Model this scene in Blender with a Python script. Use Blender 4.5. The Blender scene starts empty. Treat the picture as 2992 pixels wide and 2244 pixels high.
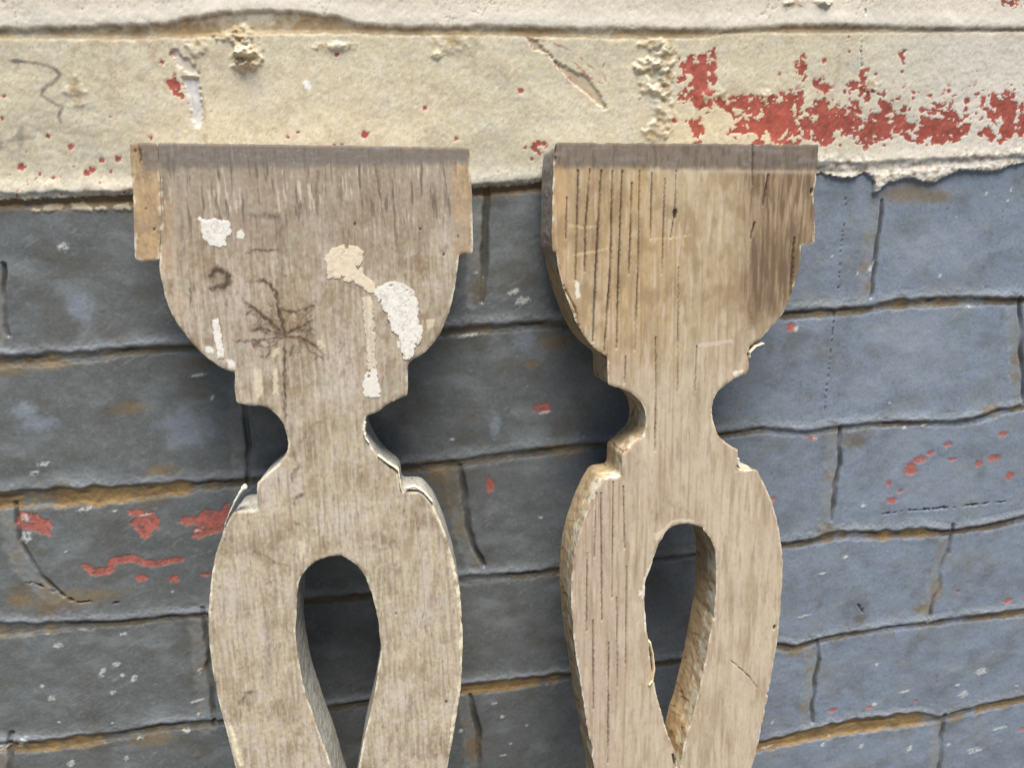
import bpy, json, math
import numpy as np
from mathutils import Matrix, Vector

# measurements of the place, in millimetres on the wall face or on each board's own face
DATA = json.loads(r'''{"Z0":0.7956,"L":{"O":[-0.03362,-0.03481,-0.05643],"X":[0.998513,-0.053517,-0.010404],"Z":[0.016382,0.112494,0.993517],"N":[-0.052,-0.99221,0.113203],"L":744.0,"left":[[-78.11,1.98],[-78.73,-9.76],[-79.33,-22.04],
[-80.53,-38.61],[-81.44,-51.62],[-79.73,-52.52],[-70.71,-52.8],[-70.3,-60.91],[-68.62,-73.02],[-66.06,-80.93],[-61.05,-89.9],[-56.58,-96.27],[-51.91,-100.93],[-47.17,-105.16],[-43.1,-107.6],[-40.14,-108.19],
[-40.88,-116.73],[-40.91,-124.0],[-35.97,-125.17],[-34.46,-125.5],[-28.0,-126.3],[-23.82,-128.58],[-20.81,-132.19],[-18.9,-135.75],[-17.61,-140.45],[-17.3,-145.12],[-18.03,-150.32],[-21.53,-155.38],[-27.46,-160.3],
[-33.99,-165.78],[-34.74,-173.42],[-34.61,-179.98],[-40.21,-180.43],[-46.84,-180.33],[-50.61,-185.43],[-54.1,-193.57],[-57.62,-201.75],[-60.15,-211.26],[-62.15,-220.89],[-63.94,-231.84],[-65.09,-244.19],
[-65.45,-256.73],[-64.92,-269.49],[-63.82,-282.44],[-62.13,-295.61],[-60.42,-308.92],[-58.69,-322.4]],"right":[[80.59,-2.55],[80.64,-12.59],[80.84,-25.49],[80.69,-34.16],[80.37,-53.91],[73.17,-54.32],[72.29,-60.32],
[70.75,-69.19],[68.57,-78.1],[65.5,-86.12],[62.02,-93.26],[57.2,-99.45],[52.46,-103.82],[46.9,-106.33],[44.51,-108.97],[44.62,-115.44],[43.98,-124.23],[38.6,-126.28],[33.02,-128.79],[28.3,-132.28],[22.62,-133.96],
[21.7,-138.0],[21.48,-141.5],[22.77,-146.27],[24.75,-151.1],[27.87,-156.03],[32.15,-161.06],[36.52,-164.93],[37.41,-169.79],[37.67,-175.61],[42.88,-175.59],[48.08,-175.94],[53.04,-181.75],[57.25,-191.86],
[60.33,-201.99],[62.88,-211.55],[64.85,-221.15],[66.17,-232.7],[66.71,-243.01],[66.82,-252.07],[66.52,-262.47],[65.62,-275.53],[64.46,-288.7],[62.07,-301.88],[59.66,-315.18],[57.34,-325.86],[55.01,-336.49]],
"hole":[[-8.25,-329.32],[-9.99,-319.79],[-12.4,-311.48],[-14.2,-303.29],[-16.48,-293.79],[-18.25,-285.74],[-19.82,-275.16],[-20.8,-264.74],[-21.38,-257.0],[-21.19,-246.84],[-19.96,-238.11],[-19.26,-231.9],
[-18.37,-224.48],[-16.2,-218.45],[-12.39,-213.19],[-7.57,-209.86],[-1.72,-208.1],[4.02,-208.04],[8.51,-209.87],[12.88,-213.93],[16.58,-219.83],[19.03,-227.55],[20.4,-233.98],[22.07,-245.57],[22.45,-253.29],
[22.71,-261.05],[21.98,-267.47],[20.5,-272.55],[19.45,-280.3],[17.55,-288.02],[15.46,-297.08],[13.18,-304.85],[10.14,-315.26],[7.67,-325.81],[6.5,-330.99]]},"R":{"O":[0.16014,-0.03481,-0.06027],"X":[0.999391,-0.003951,-0.034675],
"Z":[0.034899,0.113134,0.992967],"N":[0.0,-0.993572,0.113203],"L":740.6,"left":[[-69.14,-0.62],[-70.24,-12.51],[-70.84,-31.87],[-71.11,-47.38],[-70.92,-54.68],[-68.97,-55.23],[-68.22,-62.07],[-66.05,-70.57],
[-62.75,-80.24],[-58.86,-90.03],[-53.81,-98.86],[-47.58,-106.18],[-41.31,-110.25],[-41.02,-118.04],[-40.61,-125.66],[-36.0,-127.19],[-29.05,-129.72],[-24.36,-133.31],[-20.79,-138.02],[-19.17,-143.81],[-19.4,-150.7],
[-21.66,-156.36],[-23.01,-156.63],[-28.03,-161.38],[-32.44,-164.28],[-32.5,-169.95],[-32.28,-177.31],[-38.01,-177.47],[-43.07,-177.92],[-48.07,-186.74],[-52.45,-196.66],[-55.58,-205.42],[-58.1,-214.27],
[-59.73,-224.54],[-60.61,-236.25],[-60.86,-248.12],[-59.95,-262.89],[-58.64,-276.52],[-56.0,-293.19],[-53.99,-307.24],[-51.96,-321.46],[-49.63,-335.88],[-47.14,-351.8]],"right":[[74.35,-0.01],[74.29,-15.82],
[73.22,-24.45],[74.32,-37.5],[75.37,-51.8],[67.31,-53.39],[67.21,-62.8],[65.24,-71.7],[62.1,-81.74],[57.67,-90.68],[51.89,-97.34],[46.06,-102.86],[40.21,-107.81],[39.16,-111.77],[39.48,-119.81],[38.38,-122.64],
[32.4,-124.72],[25.3,-129.06],[21.21,-132.93],[19.31,-137.47],[18.78,-143.24],[19.93,-149.12],[25.08,-159.11],[35.01,-165.41],[35.08,-177.71],[46.54,-177.73],[51.67,-186.57],[56.96,-197.49],[60.16,-207.06],
[62.76,-218.03],[64.69,-229.05],[65.57,-241.46],[65.62,-253.92],[65.16,-267.86],[64.41,-281.9],[62.94,-296.0],[60.81,-311.6],[58.65,-327.36],[56.41,-341.78],[54.68,-351.93],[51.6,-364.81]],"hole":[[2.78,-349.01],
[-0.16,-342.09],[-3.13,-333.05],[-6.07,-324.08],[-8.3,-315.28],[-10.95,-305.08],[-12.44,-297.9],[-14.25,-287.95],[-15.09,-278.18],[-16.58,-269.79],[-17.41,-260.16],[-18.26,-249.25],[-17.52,-238.58],[-15.26,-232.09],
[-12.77,-224.32],[-10.26,-217.9],[-7.1,-211.55],[-2.57,-207.94],[2.69,-206.74],[9.34,-207.47],[14.76,-210.51],[18.92,-214.79],[22.51,-221.73],[24.17,-231.27],[24.58,-243.5],[24.3,-255.78],[23.29,-266.72],
[21.58,-277.67],[19.9,-290.1],[17.55,-303.98],[14.49,-317.9],[12.02,-329.11],[9.46,-337.48],[7.59,-345.97],[6.45,-356.07]]},"J":[[[-169.8,-2.4,5.9],[-145.4,-2.2,7.4],[-107.7,-1.9,10.4],[-94.9,-1.2,11.8],
[-75.2,0.6,17.7],[-53.1,2.1,19.2],[-30.8,2.3,17.7],[-12.7,1.0,11.8],[3.2,-1.0,6.7],[26.6,-1.6,5.9],[65.0,-1.5,6.7],[99.5,-2.4,7.4],[150.6,-3.2,8.1],[182.2,-3.0,6.7],[192.8,-2.1,3.0],[214.4,-1.2,3.0],[236.4,-0.8,6.7],
[272.9,-0.8,6.7],[301.7,-1.3,3.7],[379.9,-1.4,2.2]],[[-184.7,-79.1,11.8],[-159.1,-79.6,13.3],[-125.2,-79.8,11.8],[-51.0,-81.7,10.4],[51.9,-82.0,10.4],[90.7,-80.3,10.4],[180.0,-80.0,8.9],[257.1,-75.6,11.8],
[274.9,-76.9,11.8],[392.7,-73.4,5.9]],[[-200.5,-160.3,10.4],[-182.7,-161.1,11.8],[-155.3,-160.7,8.9],[-136.4,-159.0,7.4],[-108.1,-159.6,6.7],[-89.2,-161.9,10.4],[-34.5,-160.1,7.4],[38.0,-159.4,8.9],[59.4,-159.1,8.9],
[92.1,-159.0,8.1],[183.3,-161.5,8.9],[240.3,-162.7,9.6],[271.2,-162.5,9.6],[296.3,-162.3,7.4],[315.1,-159.8,10.4],[364.0,-160.6,10.4],[408.7,-163.1,6.7]],[[-215.8,-238.5,19.2],[-187.7,-239.8,20.7],[-154.1,-241.3,19.2],
[-124.3,-240.7,14.8],[-101.6,-240.2,8.9],[-42.1,-241.5,8.9],[6.4,-240.9,9.6],[36.8,-240.9,9.6],[76.5,-238.0,8.9],[111.3,-237.0,8.9],[186.4,-238.9,6.7],[230.0,-236.2,7.4],[264.0,-241.4,6.7],[278.5,-240.1,5.9],
[304.8,-239.5,6.7],[335.0,-240.5,5.9],[369.7,-243.8,7.4],[390.3,-242.3,10.4],[403.8,-238.5,8.9],[421.9,-236.7,5.9]],[[-231.2,-318.0,16.3],[-213.1,-319.7,14.8],[-194.5,-320.1,10.4],[-166.9,-322.4,6.7],[-135.8,-322.3,6.7],
[-117.6,-323.9,5.9],[-63.3,-321.6,8.9],[-21.7,-323.3,8.9],[36.1,-319.6,10.4],[74.6,-320.9,8.9],[95.7,-320.9,8.9],[189.7,-320.6,5.9],[252.3,-321.1,8.1],[272.5,-320.7,8.9],[292.7,-317.8,12.6],[324.2,-321.4,12.6],
[359.8,-323.0,12.6],[374.5,-325.4,7.4],[381.7,-325.2,6.7],[410.8,-324.5,9.6],[437.0,-321.3,9.6]],[[-246.6,-396.8,13.3],[-221.4,-399.9,14.8],[-197.8,-400.0,14.8],[-179.2,-399.8,10.4],[-154.7,-397.9,10.4],
[-122.1,-400.3,8.9],[-56.9,-400.4,7.4],[32.4,-400.0,14.8],[63.3,-401.2,14.8],[101.2,-400.6,11.8],[193.0,-401.0,7.4],[254.7,-399.7,11.8],[269.0,-403.6,10.4],[284.7,-399.9,6.7],[307.7,-397.5,6.7],[340.3,-397.5,7.4],
[369.9,-397.8,7.4],[411.4,-398.2,9.6],[450.9,-399.3,11.8]],[[-261.9,-475.8,13.3],[-95.0,-488.1,13.3],[28.6,-485.5,13.3],[196.6,-489.0,14.8],[249.9,-483.1,16.3],[290.0,-479.9,20.7],[323.4,-478.6,25.1],[373.4,-480.8,23.7],
[393.4,-484.6,8.9],[406.8,-482.2,13.3],[440.1,-478.9,13.3],[464.9,-477.4,11.8]]],"V":[[[[-189.9,-114.8],[-193.9,-142.2]],3],[[[59.4,-84.7],[58.0,-106.8],[55.3,-137.9]],5],[[[299.7,-100.5],[299.8,-111.5],
[300.1,-125.0],[298.9,-150.1]],3],[[[-75.7,-163.9],[-80.8,-198.3],[-83.1,-226.0],[-85.0,-240.1]],4],[[[406.2,-166.0],[412.6,-194.5],[420.7,-230.0]],4],[[[-208.8,-246.1],[-209.8,-263.0],[-206.1,-282.0],
[-196.8,-296.6]],3],[[[38.1,-247.6],[39.6,-267.0],[41.7,-286.9],[47.6,-306.5]],5],[[[287.1,-244.7],[288.4,-267.6],[286.9,-301.0]],4],[[[-120.2,-323.5],[-120.9,-343.3],[-123.0,-384.1],[-124.1,-399.0]],4],
[[[380.2,-325.1],[380.5,-342.3],[376.0,-356.4],[375.9,-371.2],[371.9,-390.2]],4],[[[38.4,-410.3],[40.8,-430.8],[40.9,-460.9]],5],[[[285.1,-403.7],[287.7,-416.3],[285.7,-434.5],[286.9,-464.8]],4],[[[-239.4,-392.7],
[-244.3,-411.8],[-257.3,-476.8]],5],[[[397.3,-484.9],[398.1,-512.2],[399.9,-536.8]],5],[[[-84.5,-4.2],[-84.8,-22.2],[-86.5,-51.8],[-89.7,-79.2]],4],[[[152.7,-4.8],[154.8,-25.8],[156.7,-57.3],[157.8,-79.9]],
4]],"red":[[[167.6,-17.2],[175.4,-15.4],[180.9,-12.3],[188.0,-11.7],[188.8,-32.6],[185.4,-33.2],[187.3,-41.7],[181.5,-43.5],[177.6,-36.4],[173.9,-33.7],[170.5,-38.8],[168.3,-37.5],[171.7,-32.4],[173.6,-26.1],
[168.0,-27.3],[171.4,-22.3]],[[190.0,-36.5],[196.6,-37.9],[205.3,-36.1],[212.7,-35.6],[218.8,-38.3],[226.1,-35.7],[236.4,-33.9],[241.7,-34.6],[242.9,-39.9],[238.7,-43.8],[242.1,-47.9],[246.2,-42.6],[249.6,-46.7],
[250.6,-40.1],[256.4,-37.5],[259.2,-42.9],[272.4,-43.1],[276.8,-40.5],[279.7,-45.9],[278.0,-52.6],[288.3,-46.0],[294.9,-48.9],[290.7,-39.3],[298.5,-39.4],[301.1,-47.6],[307.5,-47.7],[309.8,-53.3],[317.6,-52.0],
[318.3,-45.2],[341.1,-46.3],[342.7,-51.1],[350.1,-51.3],[349.7,-59.6],[338.8,-63.6],[327.3,-63.4],[319.0,-62.5],[312.3,-60.2],[305.3,-55.9],[301.0,-60.0],[290.0,-61.1],[285.7,-65.2],[278.9,-60.9],[273.8,-56.6],
[264.6,-58.5],[258.8,-63.1],[250.8,-60.2],[242.7,-56.0],[232.3,-58.4],[224.8,-59.6],[215.5,-56.7],[206.5,-55.9],[199.1,-56.4],[200.3,-51.1],[209.0,-48.6],[216.2,-44.8],[210.2,-44.0],[201.4,-45.8],[190.8,-39.1]],
[[358.0,-38.9],[360.7,-35.6],[369.3,-37.7],[372.3,-35.7],[383.7,-39.3],[386.3,-49.1],[384.4,-57.6],[376.7,-61.6],[373.8,-64.4],[370.1,-57.3],[370.2,-53.0],[363.1,-50.1],[364.1,-46.0],[357.8,-43.1]],[[357.8,-58.4],
[364.0,-55.7],[369.5,-58.7],[369.3,-62.9],[363.2,-61.4]],[[238.1,-17.1],[240.9,-15.8],[243.4,-19.0],[243.2,-25.5],[240.4,-27.4],[237.8,-22.9]],[[271.0,-29.7],[277.0,-28.5],[278.0,-23.2],[281.1,-23.3],[281.8,-29.9],
[277.7,-35.1],[273.0,-34.4]],[[248.7,-28.2],[254.0,-27.6],[255.8,-30.2],[260.4,-30.9],[259.2,-34.2],[255.3,-33.5],[249.7,-30.2]],[[174.5,-48.0],[179.5,-47.4],[183.3,-49.5],[184.2,-54.7],[181.3,-56.0],[176.8,-51.9]],
[[300.9,-13.6],[305.5,-13.6],[306.1,-18.2],[302.9,-17.5]],[[362.3,14.0],[372.0,13.7],[370.7,11.7],[363.4,11.9]],[[325.8,-40.9],[332.1,-40.2],[332.8,-42.7],[327.6,-42.6]],[[177.0,-57.2],[182.8,-55.4],[183.7,-59.4],
[178.6,-59.9]],[[214.1,-58.7],[224.8,-59.6],[234.0,-60.9],[243.1,-60.7],[241.7,-62.1],[215.8,-60.8]],[[86.4,-59.7],[91.3,-58.1],[92.2,-60.5],[88.4,-62.3]],[[381.5,-50.4],[388.3,-49.2],[390.6,-62.0],[384.9,-60.4]],
[[-96.3,-23.8],[-93.9,-22.8],[-91.6,-25.5],[-91.0,-31.1],[-93.4,-30.3],[-96.7,-27.0]]],"dots":[[253.8,-17.4,1.69],[303.2,-23.7,1.17],[227.4,-24.1,1.17],[285.4,-33.9,1.3],[334.5,-34.5,1.56],[347.5,-39.9,2.09],
[282.7,-37.9,2.35],[80.0,-31.0,1.69],[81.6,-60.2,1.17],[85.2,-66.1,1.04],[166.5,-47.8,1.56],[286.7,-24.6,1.04],[267.7,-5.1,0.91],[268.8,-12.8,1.04],[354.4,-47.2,1.04],[268.2,-63.4,1.04],[296.7,-64.0,1.04],
[351.5,-23.9,0.52],[-14.6,-12.6,1.23],[-3.5,-51.2,2.33],[28.5,-38.9,1.35],[44.3,-54.6,1.47],[-147.4,-54.2,1.72],[-156.8,-49.1,1.23],[-171.6,-63.0,2.09],[-142.2,-66.9,1.97],[-139.2,-65.3,1.72],[-134.1,-60.9,1.6],
[-126.2,-60.4,1.72],[-109.0,-51.0,1.23],[-42.8,-51.9,1.11],[-37.3,-49.5,0.98],[-98.9,-15.6,1.23],[-157.7,-68.7,1.11],[-163.8,-66.8,0.98],[-19.7,-56.1,0.98],[-15.6,-56.4,0.86],[-93.5,-12.1,1.72],[-172.7,-30.3,1.11],
[-130.5,-66.7,0.98],[-126.5,-40.7,0.74],[-175.6,-40.3,1.11]],"gred":[[[-209.8,-249.1],[-205.8,-246.4],[-199.8,-247.6],[-194.4,-252.4],[-192.1,-255.9],[-194.2,-261.6],[-197.8,-261.7],[-203.3,-257.3],[-208.8,-257.8],
[-210.2,-253.3]],[[-151.6,-251.2],[-142.9,-252.1],[-138.5,-253.7],[-135.9,-258.3],[-136.9,-263.7],[-141.2,-265.4],[-142.3,-269.7],[-147.3,-268.6],[-148.6,-264.6],[-150.8,-261.1],[-152.3,-258.7],[-149.1,-255.8]],
[[-126.4,-261.6],[-122.1,-258.2],[-115.5,-258.9],[-110.3,-255.7],[-102.8,-257.0],[-97.4,-252.6],[-96.0,-257.2],[-102.2,-267.6],[-104.5,-270.7],[-110.4,-271.2],[-117.4,-273.1],[-120.1,-271.2],[-118.5,-266.9],
[-111.4,-264.4],[-122.9,-263.6]]],"gsq":[[-179.6,-283.0],[-175.7,-288.0],[-167.2,-287.4],[-164.5,-282.1],[-153.9,-281.1],[-144.3,-286.3],[-127.8,-285.4]],"gdots":[[-150.8,-294.5,3.13,2.35],[-133.4,-297.6,2.74,2.54],
[-115.2,-296.7,2.93,1.17],[246.5,-170.3,3.13,2.71],[341.6,-273.3,3.75,4.17],[347.8,-267.8,5.21,2.5],[355.6,-263.9,2.71,1.88],[367.3,-258.3,3.75,1.67],[409.1,-254.7,3.96,1.67],[404.8,-271.9,5.21,2.29],[393.1,-274.9,2.92,2.29],
[372.5,-269.8,3.54,1.04],[267.3,-245.4,3.13,1.46],[420.3,-286.5,2.71,2.09],[330.4,-295.9,3.93,2.28],[342.3,-274.8,4.14,3.73],[418.9,-287.1,2.28,3.1],[326.8,-283.1,2.48,2.07],[335.9,-289.7,2.07,1.24],[243.2,-285.4,1.66,1.66],
[435.3,-387.3,2.9,2.28],[392.1,-374.0,1.66,1.14],[302.2,-460.9,3.52,1.76],[331.6,-463.6,2.07,1.45],[468.0,-506.3,1.66,1.86],[89.1,-209.9,5.21,3.34],[55.5,-256.8,2.41,4.59],[370.5,-464.0,1.66,1.03]],"wdots":[[-207.0,-262.3,2.63,3.76],
[-205.1,-250.2,2.35,2.07],[-142.9,-255.2,3.76,0.75],[-116.8,-268.2,2.07,0.94],[249.9,-171.7,1.6,1.8],[90.1,-213.1,3.61,0.9],[-202.7,-332.6,2.44,1.69],[-181.9,-354.3,1.5,3.2],[-173.9,-350.0,2.44,1.5],[-165.3,-361.1,1.5,3.01],
[-171.2,-357.8,1.32,1.32],[-216.4,-358.6,1.22,1.5],[-212.8,-367.7,1.88,2.07],[-178.4,-368.9,1.69,1.41],[-166.4,-330.2,2.07,1.13],[-244.6,-396.5,2.82,3.2],[-233.2,-394.8,2.26,4.14],[-131.7,-382.8,4.32,0.94],
[-127.8,-362.0,1.32,2.26],[-141.1,-403.0,2.26,1.88],[-168.4,-404.2,1.69,1.5],[-210.0,-415.5,1.88,2.44],[-178.6,-417.3,1.13,1.69],[-135.5,-305.7,0.75,0.75],[-137.2,-251.7,0.94,0.75],[-158.5,-251.0,0.94,0.66],
[-173.7,-248.3,3.76,1.32],[-188.1,-273.4,1.32,0.66],[-132.4,-392.2,0.94,1.13],[-182.3,-390.2,0.94,0.66],[-211.4,-384.7,0.75,0.75],[-159.7,-103.1,2.61,2.21],[-97.7,-188.6,0.8,1.8],[-189.7,-219.6,3.61,1.4],
[-195.7,-224.5,2.41,1.4],[-103.3,-175.3,4.61,0.8],[422.7,-446.2,4.98,2.99],[409.9,-464.6,3.98,2.99],[403.9,-455.5,1.79,1.19],[455.7,-464.5,1.79,1.0],[359.3,-454.1,4.98,1.0],[336.2,-461.6,1.79,1.59],[334.5,-427.2,1.39,1.39],
[252.9,-485.6,5.57,0.8],[302.5,-484.8,1.0,0.9],[370.7,-507.3,1.99,3.38],[427.9,-519.2,6.97,2.39],[447.7,-502.0,5.97,1.39],[329.6,-497.5,1.99,2.19],[255.0,-464.2,0.8,1.79],[273.1,-378.2,4.98,0.9],[299.6,-335.5,2.19,1.19],
[282.7,-346.2,3.98,0.8],[309.4,-297.8,1.59,1.19],[424.6,-448.1,2.39,1.0],[297.4,-491.0,1.39,1.99],[404.1,-509.8,1.59,1.59],[370.3,-94.2,1.0,1.4],[387.5,-92.5,0.9,1.4],[385.4,-99.2,1.2,0.9],[342.7,-128.0,0.6,0.8],
[369.0,-164.7,2.41,1.0],[333.0,-244.0,1.8,1.6],[347.3,-243.3,2.21,0.8],[345.5,-143.8,1.2,1.4],[320.0,-225.6,0.6,0.6],[287.7,-139.7,0.8,1.4],[270.2,-128.1,0.7,0.8],[297.4,-136.2,1.4,4.01],[269.3,-245.5,1.6,1.0],
[351.9,-108.0,0.7,0.7],[46.8,-162.7,6.02,1.0],[73.4,-138.9,3.61,1.6],[78.7,-144.5,4.01,2.41],[33.9,-225.4,1.6,0.9],[52.0,-126.7,1.0,1.0],[57.5,-425.8,1.47,1.68],[57.8,-457.5,2.31,0.95],[74.6,-435.7,0.95,0.84],
[62.8,-448.8,0.95,0.84],[52.6,-414.1,2.1,0.95],[86.7,-282.0,1.26,0.95],[29.6,-432.7,1.47,1.68]],"blue":[[-189.1,-196.0,9.38,4.17],[-156.9,-133.1,6.26,8.34],[-114.2,-205.7,12.51,10.43],[-194.1,-188.2,6.26,4.17],
[302.3,-215.4,10.43,12.51],[325.3,-177.7,20.85,12.51],[338.2,-195.6,27.11,20.85],[332.9,-259.1,16.68,12.51],[60.0,-218.6,3.13,7.3],[78.2,-167.5,6.26,6.26],[370.5,-287.8,31.04,12.42],[341.9,-126.9,26.07,14.6],
[239.5,-217.8,12.51,6.26]],"grime":[[-215.9,-295.2,5.87,5.87],[-189.5,-303.2,23.46,4.89],[-216.9,-300.7,5.87,3.91],[-204.6,-309.2,5.87,3.91],[-197.9,-165.3,8.34,3.13],[-176.8,-163.8,9.38,3.13],[-101.3,-168.1,9.38,3.13],
[-141.3,-191.5,8.34,3.13],[-130.3,-228.7,8.34,3.13],[-182.5,-232.4,4.17,2.09],[-161.0,-406.1,11.73,3.91],[-198.9,-403.3,7.82,2.93],[-137.4,-246.3,7.82,3.91],[318.3,-92.4,17.72,5.21],[337.4,-95.3,8.34,3.13],
[299.2,-248.2,9.38,6.26],[396.2,-237.0,7.3,4.17],[297.4,-147.7,3.13,2.09],[53.2,-136.7,5.21,6.26],[102.3,-84.2,6.26,3.13],[83.4,-182.4,4.17,2.09],[24.4,-241.4,16.68,4.17],[104.3,-238.0,11.47,4.17],[97.0,-169.8,9.38,5.21],
[315.3,-385.5,4.14,2.48],[365.2,-384.8,7.24,3.1],[375.1,-371.1,4.14,8.28],[283.8,-314.1,8.28,6.21],[268.3,-405.8,6.21,4.14],[408.3,-485.1,6.21,4.14],[31.6,-258.5,6.56,13.12],[36.8,-447.4,5.47,8.75],[25.2,-246.4,6.56,6.56]],
"edge":[[-246.4,-78.3],[-184.6,-78.4],[-171.9,-78.7],[-159.0,-78.7],[-145.9,-78.2],[-132.8,-78.6],[-124.9,-78.2],[-27.2,-80.8],[52.0,-80.5],[72.5,-80.2],[90.7,-78.8],[180.0,-79.3],[257.3,-78.2],[266.4,-80.8],
[272.5,-82.3],[281.3,-81.0],[285.6,-79.1],[290.7,-81.4],[292.8,-85.7],[288.3,-89.1],[286.2,-91.9],[292.0,-92.8],[299.4,-87.4],[302.4,-85.3],[307.2,-84.7],[311.8,-82.5],[318.5,-83.2],[323.7,-85.3],[329.7,-86.9],
[333.7,-86.0],[338.3,-83.5],[342.2,-81.5],[347.0,-80.2],[352.7,-79.4],[359.5,-80.1],[368.0,-80.8],[376.4,-80.3],[382.8,-77.9],[393.1,-75.7],[487.6,-70.3]],"flakes":[[[-171.1,-83.7],[-168.4,-83.1],[-167.0,-84.3],
[-168.8,-85.3],[-170.9,-85.1]],[[-166.3,-83.4],[-162.9,-81.5],[-156.8,-81.5],[-155.7,-82.9],[-158.2,-84.6],[-162.7,-85.4],[-165.6,-84.8]],[[-153.3,-81.1],[-149.0,-81.7],[-146.8,-79.1],[-145.5,-81.9],[-142.5,-84.7],
[-143.5,-85.9],[-149.5,-84.9],[-152.1,-84.4]],[[-141.4,-83.4],[-136.1,-83.6],[-135.5,-85.3],[-140.8,-85.3]],[[-132.4,-82.8],[-125.2,-82.1],[-124.4,-85.7],[-130.2,-85.5],[-133.2,-85.1]]],"pencil":[[-165.5,-14.5],
[-161.0,-14.8],[-154.9,-15.6],[-149.1,-17.5],[-146.0,-20.7],[-149.1,-23.8],[-155.0,-27.4],[-156.0,-30.0],[-151.9,-33.3],[-147.5,-35.5],[-150.4,-39.7],[-149.6,-43.0]],"cross":[[[-175.0,-50.6],[-169.5,-49.3],
[-162.6,-49.0]],[[-167.9,-44.6],[-169.3,-49.1],[-170.1,-53.6]],[[-179.9,-54.3],[-178.5,-51.6]]],"chip":[[-32.5,-25.6],[-31.0,-24.4],[-29.2,-25.1],[-28.5,-27.5],[-29.8,-29.3],[-31.6,-28.6]],"plaster":[[-90.6,-22.3],
[-82.4,-22.9],[-82.8,-32.1],[-82.9,-38.7],[-84.1,-45.4],[-87.2,-45.9],[-88.2,-40.8],[-88.2,-34.2],[-89.7,-27.7]],"plaster2":[[-93.8,-10.0],[-91.0,-9.5],[-88.7,-12.7],[-82.9,-18.0],[-82.8,-21.8],[-86.6,-21.2],
[-90.5,-18.0],[-93.7,-13.7]],"scar":[[83.6,-4.6],[88.8,-6.4],[98.0,-15.5],[104.7,-19.8],[115.6,-24.2],[123.8,-33.7],[125.2,-36.9],[128.0,-40.7],[126.0,-40.7],[118.3,-34.9],[110.1,-28.5],[102.0,-21.6],[95.4,-12.4],
[87.4,-11.2]],"scarl":[[[83.6,-5.2],[88.1,-11.2],[96.0,-13.7],[102.0,-21.0],[111.4,-29.2],[123.8,-36.2]],[[86.9,-5.2],[96.8,-7.0],[107.5,-11.3],[116.9,-18.1],[125.2,-23.1],[128.0,-27.5]],[[108.8,-16.8],
[116.9,-24.2],[125.2,-28.1]],[[126.5,-16.9],[124.5,-20.0]]],"lumps":[[-58.8,-2.2,5.0,2.5,5],[-61.2,-8.5,2.5,6.25,6],[-59.2,-14.5,5.0,3.25,6],[-55.5,-11.8,3.25,5.0,5],[-61.2,-17.7,3.75,1.75,4],[-66.7,-3.8,5.0,1.75,3],
[150.1,-19.6,6.25,3.0,5],[159.8,-15.9,5.0,5.0,4],[158.8,-31.0,5.0,3.75,4],[148.9,-29.6,3.75,3.75,3],[161.5,-24.7,3.0,3.0,4],[155.4,-8.5,7.5,2.5,3],[159.9,-42.5,5.0,6.25,3],[156.6,-52.8,6.25,3.75,3],[-14.3,-8.8,7.5,1.75,2.5],
[36.0,-13.4,2.5,1.5,2.5],[44.8,-6.8,10.0,5.0,1.2],[-140.6,-29.2,3.75,5.0,1.5],[220.1,-35.7,3.0,2.5,2],[182.7,-36.4,4.5,4.5,1.2],[193.5,-34.6,2.5,2.5,2],[283.4,-30.6,3.75,2.5,2],[-81.6,-8.5,3.75,3.75,2],
[250.3,12.5,3.75,1.5,4],[232.8,11.9,5.0,1.25,3]],"cracks":[[[275.4,-92.1],[276.4,-105.1],[275.8,-117.2],[275.3,-127.2],[276.5,-148.8]],[[275.1,-162.7],[274.8,-179.2],[274.6,-191.2],[274.4,-209.5],[274.5,-226.9]],
[[276.3,13.9],[276.3,6.4]],[[275.9,-3.8],[276.0,-11.5],[277.4,-20.6]]],"crk2":[[[-213.9,-289.9],[-207.7,-290.7],[-202.9,-294.6],[-197.1,-298.2],[-191.4,-302.9],[-187.2,-305.8],[-180.6,-306.1]],[[-171.5,-308.4],
[-164.9,-309.0]],[[324.0,-305.5],[344.8,-305.0],[366.0,-305.9],[391.7,-305.9],[423.7,-306.4]],[[312.6,-373.2],[316.7,-378.2],[318.5,-381.4]]],"Lp":{"ear":[[-78.66,2.79],[-65.82,2.85],[-66.1,-14.09],[-67.72,-35.6],
[-69.66,-47.32],[-70.68,-54.92],[-85.67,-54.45]],"earR":[[72.92,-11.6],[85.09,-11.82],[83.51,-54.27],[71.48,-54.09]],"patches":[["white",[[-50.57,-32.68],[-48.17,-33.58],[-43.21,-33.7],[-37.47,-34.69],
[-35.2,-37.28],[-35.91,-40.65],[-38.22,-43.13],[-38.52,-46.53],[-41.94,-47.28],[-46.03,-46.31],[-49.04,-42.83],[-49.55,-39.44],[-49.65,-36.06]]],["peach",[[7.73,-53.05],[10.55,-49.66],[17.59,-47.7],[25.31,-49.22],
[26.45,-51.87],[24.72,-58.81],[26.19,-63.25],[31.21,-67.39],[29.58,-72.65],[27.44,-71.69],[24.15,-68.03],[19.02,-66.09],[12.2,-63.66],[7.81,-64.39],[7.8,-58.27]]],["white",[[29.27,-70.42],[34.71,-67.95],
[39.21,-66.33],[45.35,-67.43],[49.61,-71.14],[51.96,-77.48],[51.16,-84.65],[53.62,-89.27],[52.86,-95.61],[49.98,-99.13],[46.95,-105.41],[43.75,-106.18],[42.2,-101.53],[41.24,-94.21],[37.87,-90.44],[36.45,-84.08],
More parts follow.
